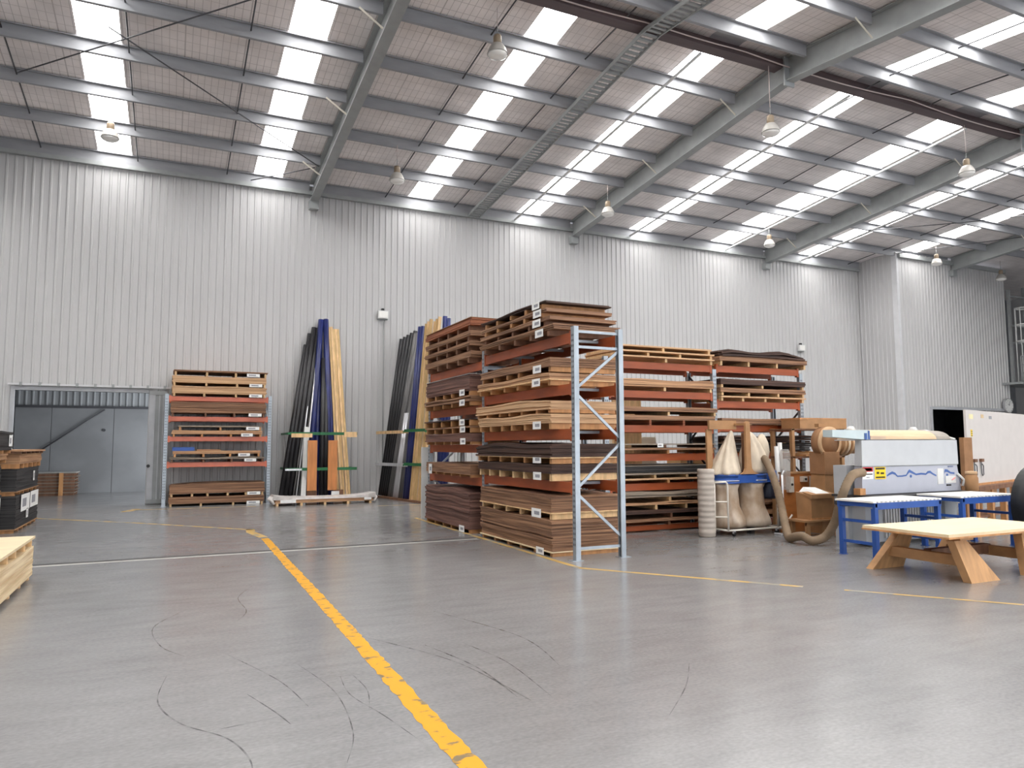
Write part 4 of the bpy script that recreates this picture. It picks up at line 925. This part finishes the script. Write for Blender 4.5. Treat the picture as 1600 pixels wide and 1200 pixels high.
# ------------------------------------------------------------------ flexible hose from the sander across the floor to the collector
def ribbed(pts, r, k=10, n=12):
    out = []
    for i in range(len(pts) - 1):
        p0, p1, p2, p3 = (Vector(pts[max(i - 1, 0)]), Vector(pts[i]), Vector(pts[i + 1]), Vector(pts[min(i + 2, len(pts) - 1)]))
        for j in range(k):
            t = j / k; out.append(.5 * ((2 * p1) + (-p0 + p2) * t + (2 * p0 - 5 * p1 + 4 * p2 - p3) * t * t + (-p0 + 3 * p1 - 3 * p2 + p3) * t ** 3))
    out.append(Vector(pts[-1]))
    return MB().tube(out, [r * (.95 + .12 * (i % 2)) for i in range(len(out))], n)
hs = thing('dust_hose', 'thick ribbed dusty hose looping from the sander over the floor', 'hose', (0, 0, 0))
ribbed([(9.79, 7.96, 1.15), (9.55, 7.96, 1.11), (9.39, 7.98, .90), (9.38, 8.08, .64), (9.43, 8.22, .38), (9.38, 8.36, .15), (9.19, 8.45, .075), (9.14, 8.60, .13), (9.13, 8.74, .11), (9.16, 8.88, .075), (9.32, 9.10, .13), (9.54, 9.40, .43), (9.64, 9.60, .80), (9.69, 9.80, 1.13), (9.72, 9.95, 1.32), (9.80, 10.08, 1.30)], .066, 12).build('hose', HOSE, hs)
MB().lathe([(.075, 0), (.082, .01), (.082, .08), (.075, .09)], 0, 0, 16).build('collar', DARKSTEEL, hs, (9.38, 8.07, .66))
MB().bar((9.44, 8.07, .70), (9.80, 8.12, .72), .05, .10).build('clamp_bracket', DARKSTEEL, hs)
sd = thing('hose_stand', 'chrome upright stand with clear hanging tube beside plywood cabinet', 'stand', (9.82, 9.66, 0))
MB().tube([(0, 0, .02), (0, 0, 1.05)], .02, 8).build('pole', SILVER, sd)
for a in range(4): MB().bar((0, 0, .02), (.16 * math.cos(a * 1.57 + .6), .16 * math.sin(a * 1.57 + .6), .02), .04, .025).build('foot', SILVER, sd)
MB().lathe([(.07, .78), (.075, .8), (.085, 1.1), (.095, 1.4), (.075, 1.48), (.06, 1.5)], .15, .06, 14).build('clear_tube', mat('clear_film', (178, 172, 166), rough=.2, var=.1, alpha=.45), sd)
MB().tube([(0, 0, 1.05), (.08, .03, 1.12), (.15, .06, 1.1)], .015, 6).build('arm', SILVER, sd)
gp = tag(MB().tube([(9.62, 10.45, 1.22), (10.2, 10.45, 1.22)], .09, 12).build('duct_pipe', mat('grey_duct', (110, 116, 118), rough=.4, var=.1)), 'short grey duct lying beside the blue collector body', 'duct'); 
tag(MB().box(9.75, 10.4, 0, 9.85, 10.5, 1.125).build('duct_support', DARKSTEEL), 'dark post under the short grey duct', 'post')

# ------------------------------------------------------------------ plywood cabinet, wooden duct and clutter behind
cb = thing('switch_panel', 'brown plywood panel carrying switch boxes behind the wooden box', 'panel', (10.58, 9.90, 0))
MB().box(-.55, 0, 0, .55, .03, 1.08).build('panel', mat('orange_ply', (184, 116, 62), rough=.55, var=.14, scale=(3, 3, 8)), cb)
MB().box(-.55, -.02, 1.05, .55, .06, 1.085).build('top_edge', MDF, cb)
for s in (-1, 1): MB().box(s * .5 - .03, .03, 0, s * .5 + .03, .28, .05).build('foot', DARKWOOD, cb)
for x, z, w, h in ((-.36, .72, .12, .28), (-.02, .90, .12, .10), (.22, .78, .14, .22)):
    b = MB().box(x - w / 2, -.07, z, x + w / 2, 0, z + h).build('switch_box', mat('pale_box', (206, 200, 190), rough=.5, var=.05), cb); MB().lathe([(.022, -.085), (.022, -.07)], x + .01, z + h * .5, 12, 'y').build('knob', BLACK, b)
st = thing('stool', 'low wooden stool under the wooden box', 'stool', (10.18, 9.30, 0))
MB().box(-.45, -.22, .27, .40, .20, .30).build('seat', MDF, st)
for x, y in ((-.38, -.18), (.33, -.18), (-.38, .15), (.33, .15), (-.02, -.18)): MB().box(x, y, 0, x + .08, y + .05, .27).build('leg', MDF, st)
MB().box(-.38, -.17, .20, .38, -.14, .27).build('apron', MDF, st)
bo = thing('wooden_box', 'lectern-like wooden box with sloping top on the stool', 'box', (10.18, 9.30, .301))
mb = MB(); mb.hexa([(-.24, -.16, 0), (.24, -.16, 0), (.24, .16, 0), (-.24, .16, 0)], [(-.26, -.18, .40), (.26, -.18, .40), (.26, .16, .44), (-.26, .16, .46)]); mb.build('body', MDF, bo)
MB().box(-.26, -.17, -.0, .26, -.155, .03).build('plinth', MIDWOOD, bo)
mb = MB(); mb.hexa([(-.28, -.21, .36), (.29, -.21, .36), (.29, -.18, .36), (-.28, -.18, .36)], [(-.28, -.21, .43), (.29, -.21, .43), (.29, .0, .47), (-.28, .0, .47)]); mb.build('lip', MDF, bo)
mb = MB(); mb.hexa([(-.12, -.16, .44), (.2, -.16, .44), (.2, .14, .46), (-.2, .14, .46)], [(-.10, -.1, .47), (.12, -.12, .48), (.15, .1, .53), (-.12, .12, .54)]); mb.build('crumpled_paper', CARD, bo)
bl = thing('wooden_blower', 'round wooden blower housing on a tall wooden duct', 'blower', (10.80, 9.50, 0))
mb = MB(); mb.hexa([(-.24, -.08, 0), (.24, -.08, 0), (.24, .3, 0), (-.24, .3, 0)], [(-.17, -.06, 1.05), (.17, -.06, 1.05), (.17, .26, 1.05), (-.17, .26, 1.05)]); mb.build('lower_duct', MDF, bl)
MB().box(-.19, -.08, 1.05, .19, .26, 1.45).build('upper_duct', mat('dusty_brown', (150, 110, 76), rough=.8, var=.14), bl)
MB().lathe([(.20, -.02), (.275, -.02), (.275, .14), (.20, .14)], 0, 1.62, 32, 'y').build('scroll', mat('dusty_brown', (0, 0, 0)), bl)
MB().lathe([(.225, -.06), (.285, -.055), (.285, -.02), (.225, -.02), (.225, -.06)], 0, 1.62, 32, 'y').build('front_ring', RINGTAN, bl)
MB().lathe([(0, -.035), (.225, -.035), (.225, -.02)], 0, 1.62, 32, 'y').build('face_plate', mat('dusty_brown', (0, 0, 0)), bl)
for k, x in enumerate((.36, .46, .56)): MB().lathe([(.20, x), (.23, x), (.23, x + .025), (.20, x + .025), (.20, x)], .14, 1.60, 24, 'x').build('pipe_ring', RINGTAN if k != 1 else mat('cream_ring', (226, 208, 180), rough=.7, var=.05), bl)
MB().lathe([(.19, .28), (.19, .95)], .14, 1.60, 20, 'x').build('side_pipe', MDF, bl)
MB().box(-.10, .1, 1.90, .06, .2, 1.96).build('lifting_block', MDF, bl)
sh = thing('timber_shelf', 'timber storage shelf full of offcuts behind the sander', 'shelf', (11.6, 10.45, 0))
for x in (-.68, .66):
    for y in (0, .5): MB().box(x, y, 0, x + .07, y + .07, 1.9).build('post', MDF, sh)
for z in (.7, 1.32, 1.86): MB().box(-.7, 0, z, .75, .58, z + .03).build('shelf_board', DARKWOOD, sh)
for k in range(7):
    xx = -.35 + .11 * k; tag(MB().box(xx, -.03 + .02 * (k % 3), 0, xx + .1, .5, .03 + .02 * (k % 4)).build('offcut', (MIDWOOD, RINGTAN, LIGHTWOOD)[k % 3], None, (11.6, 10.45, 1.351)), 'short wood offcut in the heap on the shelf behind the sander', 'offcut', 'offcuts on the timber shelf')
tb = thing('wooden_case', 'long shallow wooden case lying on top of the timber shelf', 'case', (11.75, 10.68, 1.891))
MB().box(-.62, -.24, 0, .66, .24, .21).build('body', MDF, tb); MB().box(-.63, -.25, .18, -.40, .25, .213).build('end_cap', MIDWOOD, tb); MB().box(-.40, -.245, .195, .665, .245, .214).build('lid', MIDWOOD, tb)
wp = thing('white_roll_bundle', 'white paper rolls standing beside the wooden blower', 'paper rolls', (10.40, 10.2, 0))
for k in range(2): MB().tube([(-.0 + .09 * k, .1, .0), (-.05 + .09 * k, .1, 1.55 + .07 * k)], .04, 10).build('roll', WHITE, wp)

# ------------------------------------------------------------------ wide-belt sander
sa = thing('wide_belt_sander', 'large pale grey wide-belt sander with blue wave graphic', 'sander', (0, 0, 0))
SX0, SX1, SY = 9.80, 12.12, 8.0
MB().box(SX0 + .05, SY + .08, .04, SX1 - .05, 8.5, .74).build('base', MACHINE, sa)
mb = MB()
for k in range(22): mb.box(SX0 + .55 + k * .065, SY + .045, .10, SX0 + .585 + k * .065, SY + .08, .70)
o = mb.build('bellows', mat('pale_bellows', (222, 220, 216), rough=.55, var=.05), sa); o['kind'] = 'stuff'
MB().box(SX0 - .04, SY + .25, 0, SX0 + .5, SY + .5, 1.25).build('side_cabinet', MACHINE, sa)
MB().box(SX0 + .02, SY - .02, .04, SX0 + .32, SY + .08, .72).build('front_leg', MACHINE, sa); MB().box(SX1 - .4, SY - .02, .04, SX1 - .1, SY + .08, .72).build('front_leg', MACHINE, sa)
MB().box(SX0 - .1, SY - .25, .755, SX1 + .2, 8.5, .79).build('feed_table', mat('black_belt', (52, 50, 50), rough=.6, var=.15), sa)
# head: lower panel, upper panel, tilted a little back
mb = MB(); mb.hexa([(SX0, SY, .80), (SX1 + .08, SY, .80), (SX1 + .02, SY + .14, .80), (SX0, SY + .14, .80)], [(SX0 + .01, SY, 1.235), (SX1, SY, 1.235), (SX1, SY + .14, 1.235), (SX0 + .01, SY + .14, 1.235)]); mb.build('lower_panel', MACHINE2, sa)
mb = MB(); mb.hexa([(SX0 - .005, SY - .02, 1.245), (SX1 + .01, SY - .02, 1.245), (SX1 + .01, SY + .12, 1.245), (SX0 - .005, SY + .12, 1.245)], [(SX0 + .03, SY + .0, 1.65), (SX1 + .03, SY + .0, 1.65), (SX1 + .03, SY + .12, 1.66), (SX0 + .03, SY + .12, 1.66)]); mb.build('upper_panel', MACHINE, sa)
MB().box(11.0, SY + .12, .79, SX1, 9.0, 1.64).build('head_body', MACHINE, sa)
MB().box(SX0, SY - .012, 1.233, SX1, SY + .02, 1.247).build('panel_seam', STEEL, sa)
# top tray holding spare belts
trp = [(SY + .02, 1.66), (SY + .02, 1.68), (SY + .55, 1.84), (SY + .62, 1.84), (SY + .62, 1.66)]
MB().prism(trp, 'x', SX1 - .03, SX1 + .03).build('tray_end', WHITE, sa)
mb = MB(); mb.hexa([(9.22, SY + .02, 1.70), (SX0 + .2, SY, 1.655), (SX0 + .2, SY + .2, 1.655), (9.22, SY + .2, 1.70)], [(9.22, SY + .02, 1.81), (SX0 + .2, SY, 1.81), (SX0 + .2, SY + .2, 1.81), (9.22, SY + .2, 1.81)]); mb.build('side_arm', mat('pale_blue_grey', (190, 204, 208), rough=.4, var=.04), sa)
MB().box(9.98, SY - .012, 1.66, 10.01, SY + .01, 1.80).build('arm_mark', BLUEPRINT, sa); MB().box(9.90, SY - .012, 1.66, 9.95, SY + .01, 1.76).build('arm_mark', BLUEPRINT, sa)
mb = MB(); vs_ = []
for j in range(11):
    a = math.pi * j / 10; vs_.append((SY + .33 - .31 * math.cos(a), 1.665 + .155 * math.sin(a)))
mb.prism(vs_, 'x', 10.03, 11.66); o = mb.build('belt_roll', BELTTAN, sa)
mb = MB(); out = [(SY + .36 - .30 * math.cos(math.pi * j / 10), 1.665 + .15 * math.sin(math.pi * j / 10)) for j in range(11)]
inn = [(SY + .36 - .26 * math.cos(math.pi * j / 10), 1.665 + .125 * math.sin(math.pi * j / 10)) for j in range(11)]
mb.prism(out + inn[::-1], 'x', 11.68, SX1 - .04); mb.build('belt_sleeve', mat('grey_sleeve', (150, 142, 132), rough=.6, var=.12), sa)
MB().box(10.05, SY + .008, 1.66, 10.4, SY + .03, 1.715).build('belt_label', mat('beige_label', (196, 172, 150), rough=.6, var=.05), sa)
for x in (10.25, 11.80): MB().lathe([(.06, 1.664), (.06, 1.80), (.08, 1.83), (.04, 1.88), (.0, 1.885)], x, SY + .54, 14).build('lifting_knob', WHITE, sa)
MB().box(9.95, SY + .1, 1.645, 11.95, SY + .62, 1.664).build('tray_floor', MACHINE, sa)
# wave graphic, stickers, controls on the lower panel
def wave(pts):
    mb = MB(); vs_ = []
    for i, (x, z) in enumerate(pts):
        h = .012 + .012 * max(0, (z - 1.08) / .07); vs_ += [(x, SY - .004, z - h), (x, SY - .004, z + h), (x, SY + .001, z - h), (x, SY + .001, z + h)]
    fs_ = []
    for i in range(len(pts) - 1):
        a = i * 4; fs_ += [(a, a + 4, a + 5, a + 1), (a + 1, a + 5, a + 7, a + 3), (a, a + 2, a + 6, a + 4)]
    mb.add(vs_, fs_); mb.build('wave_graphic', BLUEPRINT, sa)
wave([(10.37, 1.08), (10.43, 1.11), (10.5, 1.13), (10.57, 1.11), (10.62, 1.07), (10.72, 1.07), (10.83, 1.08), (10.88, 1.13), (10.91, 1.15), (10.99, 1.12), (11.07, 1.09), (11.19, 1.10), (11.31, 1.09), (11.36, 1.12), (11.42, 1.125), (11.49, 1.09), (11.57, 1.06)])
wave([(11.78, 1.10), (11.80, 1.14), (11.86, 1.135), (11.94, 1.10), (12.04, 1.09)])
for x in (10.94, 11.85): MB().lathe([(.025, SY - .004), (.025, SY)], x, 1.065, 12, 'y').build('wave_dot', BLUEPRINT, sa)
def sticker(x0_, z0_, x1_, z1_, rows):
    s = MB().box(x0_, SY - .005, z0_, x1_, SY - .001, z1_).build('warning_sticker', CARD, sa)
    for (a, b, c, d, m) in rows: MB().box(x0_ + (x1_ - x0_) * a, SY - .007, z0_ + (z1_ - z0_) * b, x0_ + (x1_ - x0_) * c, SY - .005, z0_ + (z1_ - z0_) * d).build('sticker_print', m, s)
sticker(9.815, 1.04, 10.05, 1.225, ((0, .62, 1, 1, RED), (.12, .68, .88, .92, mat('pink_print', (236, 150, 150), rough=.5, var=.05)), (.05, .36, .95, .46, BLACK), (.35, .1, .65, .18, PRINT)))
sticker(10.09, 1.035, 10.34, 1.225, ((0, 0, 1, 1, YELSIGN),))
for (a, b, c, d) in ((10.11, 1.185, 10.32, 1.215), (10.13, 1.115, 10.19, 1.15), (10.22, 1.11, 10.30, 1.14), (10.11, 1.05, 10.32, 1.075)): MB().box(a, SY - .009, b, c, SY - .007, d).build('sticker_lettering', mat('dark_print', (60, 52, 20), rough=.5, var=.2, scale=(60, 60, 60)), sa)
MB().box(11.60, SY - .006, .92, 11.75, SY, 1.18).build('blank_plate', WHITE, sa)
MB().box(11.80, SY - .01, .93, 12.06, SY, 1.05).build('control_plate', WHITE, sa); MB().box(11.82, SY - .012, .885, 11.93, SY, .91).build('maker_plate', BLACK, sa); MB().box(11.88, SY - .012, 1.195, 12.0, SY, 1.215).build('maker_plate', mat('blue_grey_print', (110, 122, 150), rough=.5, var=.1), sa)
MB().tube([(12.10, SY - .02, 1.08), (12.2, SY - .06, .98), (12.17, SY - .05, .88)], .02, 8).build('hand_lever', WHITE, sa); MB().bar((11.95, SY - .015, .98), (12.03, SY - .015, 1.02), .02, .01).build('switch', mat('pink_print', (0, 0, 0)), sa)
MB().box(9.68, SY - .06, .80, 9.80, SY + .06, .90).build('wood_stop', MIDWOOD, sa)
ch = tag(MB().tube([(12.45, 8.5, 1.5), (12.42, 8.3, 1.3), (12.36, 8.2, 1.1), (12.42, 8.2, .95), (12.5, 8.4, .82)], .05, 8).build('cable_loom', mat('blue_grey_loom', (70, 80, 104), rough=.5, var=.25, scale=(20, 20, 6))), 'blue-grey cable loom hanging beside the sander', 'cable')
tag(MB().box(12.98, 8.42, 0, 13.22, 8.5, 1.70).build('timber_post', mat('dusty_brown', (0, 0, 0))), 'brown timber post between the sander and the white board', 'post')
jar = thing('brown_jar', 'brown jar standing on the feed table end beside the sander', 'jar', (12.27, 7.86, .791))
MB().lathe([(.09, 0), (.10, .02), (.10, .22), (.085, .26), (.085, .28)], n=18).build('body', MDF, jar); MB().lathe([(.09, .28), (.09, .33), (.0, .34)], n=18).build('lid', RINGTAN, jar)

# ------------------------------------------------------------------ blue roller tables
def blue_table(label, x0_, x1_, y0_, y1_, z):
    t = thing('roller_table', label, 'table', ((x0_ + x1_) / 2, (y0_ + y1_) / 2, 0), 'blue tables before the sander')
    hx, hy = (x1_ - x0_) / 2, (y1_ - y0_) / 2
    for sx in (-1, 1):
        for sy in (-1, 1):
            l = MB().box(sx * (hx - .04) - .033, sy * (hy - .04) - .033, 0, sx * (hx - .04) + .033, sy * (hy - .04) + .033, z - .10).build('leg', BLUE, t)
            MB().box(sx * (hx - .04) - .045, sy * (hy - .04) - .045, 0, sx * (hx - .04) + .045, sy * (hy - .04) + .045, .008).build('foot_plate', BLUE, l)
    for sy in (-1, 1): MB().box(-hx, sy * (hy - .02) - .02, z - .11, hx, sy * (hy - .02) + .02, z - .02).build('side_rail', BLUE, t)
    for sx in (-1, 1):
        MB().box(sx * (hx - .03) - .02, -hy, z - .08, sx * (hx - .03) + .02, hy, z - .03).build('end_rail', BLUE, t)
        for zz in (.18, .48): MB().box(sx * (hx - .04) - .018, -hy + .07, zz, sx * (hx - .04) + .018, hy - .07, zz + .04).build('stretcher', BLUE, t)
    MB().box(-hx - .02, -hy + .01, z - .02, hx + .02, hy + .02, z + .005).build('top', mat('white_melamine', (238, 236, 230), rough=.35, var=.03), t)
    n = int((x1_ - x0_) / .085)
    for k in range(n):
        MB().tube([(-hx + .06 + k * (2 * hx - .12) / (n - 1), -hy + .012, z - .005), (-hx + .06 + k * (2 * hx - .12) / (n - 1), -hy - .012, z - .005)], .012, 6).build('roller_pin', WHITE, t)
    return t
blue_table('blue steel table with white top, beside the sander hose', 8.87, 10.28, 7.05, 7.68, .79)
blue_table('blue steel table with white top, next to the drum fan', 10.72, 12.02, 7.02, 7.72, .80)

# ------------------------------------------------------------------ low timber table in front
tt = thing('trestle_table', 'low timber table with splayed wedge legs and pale top', 'table', (8.98, 5.92, 0))
def T(x, y): return (x - 8.98, y - 5.92)
MB().box(-1.08, -.57, .545, 1.10, .55, .578).build('top', PLY, tt)
MB().box(-1.09, -.58, .525, 1.11, .56, .545).build('top_edge', MIDWOOD, tt)
def wedge(xa, xb, ya, yb2, xt0, xt1, yt0, yt1, m=MIDWOOD):
    mb = MB(); mb.hexa([(xa, ya, 0), (xb, ya, 0), (xb, yb2, 0), (xa, yb2, 0)], [(xt0, yt0, .47), (xt1, yt0, .47), (xt1, yt1, .47), (xt0, yt1, .47)])
    return mb.build('leg', m, tt)
OAK = mat('oak_timber', (196, 150, 104), rough=.6, var=.16, scale=(12, 3, 3))
wedge(-.66, -.14, -.53, -.43, -.74, -.52, -.40, -.30, OAK)
wedge(-.84, -.26, .62, .72, -.54, -.28, .44, .54, OAK)
wedge(.42, .95, -.53, -.43, .54, .76, -.40, -.30, OAK); wedge(.42, .95, .62, .72, .54, .76, .44, .54, OAK)
for xc in (-.52, .66):
    MB().box(xc - .14, -.42, .47, xc + .10, .55, .525).build('bearer', OAK, tt)
    MB().box(xc - .10, -.44, .17, xc - .0, .62, .29).build('stretcher', OAK, tt)
MB().box(-.55, .02, .19, .6, .12, .31).build('long_stretcher', DARKWOOD, tt)

# ------------------------------------------------------------------ white board with hung tools, on a timber bench
wbz = .86
rot = math.radians(16)
bn = thing('timber_bench', 'brown timber bench under the white board', 'bench', (13.38, 8.55, 0), None, rot)
MB().box(0, -.1, .72, 4.2, .5, .80).build('top', DARKWOOD, bn)
for x in (.05, .9, 1.7, 2.5, 3.3, 4.05):
    for y in (-.05, .38): MB().box(x, y, 0, x + .1, y + .1, .72).build('leg', MIDWOOD, bn)
MB().box(.05, 0, .2, 4.1, .42, .24).build('shelf', DARKWOOD, bn)
MB().box(.15, -.02, .60, 1.3, .0, .72).build('drawer', MDF, bn)
wbd = thing('white_board', 'tall white panel with notes and hung holders behind tables', 'board', (13.36, 8.60, .801), None, rot)
MB().box(0, 0, .04, 4.2, .04, 1.42).build('panel', mat('warm_white_board', (208, 202, 198), rough=.4, var=.03), wbd)
MB().box(.1, -.02, 0, 4.0, .06, .04).build('base_rail', MIDWOOD, wbd)
for x, z, w, h, m in ((.28, 1.25, .22, .09, mat('cream_note', (232, 222, 176), rough=.7, var=.1)), (.27, .92, .09, .13, YELSIGN), (.93, 1.28, .16, .07, mat('tan_note', (206, 180, 140), rough=.6, var=.1)), (1.42, 1.27, .16, .06, PRINT)):
    MB().box(x - w / 2, -.004, z, x + w / 2, 0, z + h).build('note', m, wbd)
for z in (.93, .97, 1.01): MB().box(.235, -.006, z, .305, -.004, z + .012).build('note_print', DARKSTEEL, wbd)
for x, w in ((.30, .14), (.68, .13)):
    c = MB().box(x - w / 2, -.05, .44, x + w / 2, 0, .50).build('holder', DARKWOOD, wbd)
    MB().tube([(x - w / 2 + .01, -.03, .44), (x - w / 2 + .02, -.03, .22), (x, -.03, .18), (x + w / 2 - .01, -.03, .20), (x + w / 2, -.03, .36), (x, -.03, .40)], .009, 6).build('wire_loop', DARKSTEEL, c)
    MB().box(x - .03, -.012, .19, x + w / 2 - .01, -.004, .42).build('paper', CARD, c)

# ------------------------------------------------------------------ drum fan at the picture edge
fn = thing('drum_fan', 'large black drum fan at the picture edge by the blue table', 'fan', (12.02, 6.55, 0))
FZ = .66
MB().lathe([(.58, -.2), (.60, -.2), (.60, .2), (.58, .2), (.58, -.2)], 0, FZ, 36, 'y').build('drum', BLACK, fn)
for r in (.12, .22, .32, .42, .52): MB().lathe([(r - .005, -.205), (r + .005, -.205), (r + .005, -.195), (r - .005, -.195), (r - .005, -.205)], 0, FZ, 32, 'y').build('grille_ring', DARKSTEEL, fn)
for k in range(12): MB().bar((.06 * math.cos(k * .5236), -.2, FZ + .06 * math.sin(k * .5236)), (.59 * math.cos(k * .5236), -.2, FZ + .59 * math.sin(k * .5236)), .008).build('grille_bar', DARKSTEEL, fn)
for k in range(4):
    a = k * math.pi / 2 + .4; MB().hexa([(.08 * math.cos(a), -.04, FZ + .08 * math.sin(a)), (.5 * math.cos(a), -.08, FZ + .5 * math.sin(a)), (.5 * math.cos(a + .5), .08, FZ + .5 * math.sin(a + .5)), (.08 * math.cos(a + .9), .04, FZ + .08 * math.sin(a + .9))], [(.08 * math.cos(a), -.03, FZ + .08 * math.sin(a)), (.5 * math.cos(a), -.07, FZ + .5 * math.sin(a)), (.5 * math.cos(a + .5), .09, FZ + .5 * math.sin(a + .5)), (.08 * math.cos(a + .9), .05, FZ + .08 * math.sin(a + .9))]).build('blade', SILVER, fn)
MB().lathe([(.0, -.14), (.09, -.13), (.10, .1), (.0, .1)], 0, FZ, 18, 'y').build('motor', DARKSTEEL, fn)
for s in (-1, 1): MB().bar((s * .4, -.28, .03), (s * .4, .28, .03), .05).build('skid', BLACK, fn); MB().bar((s * .4, 0, .03), (s * .52, 0, .36), .05).build('stand_leg', BLACK, fn)
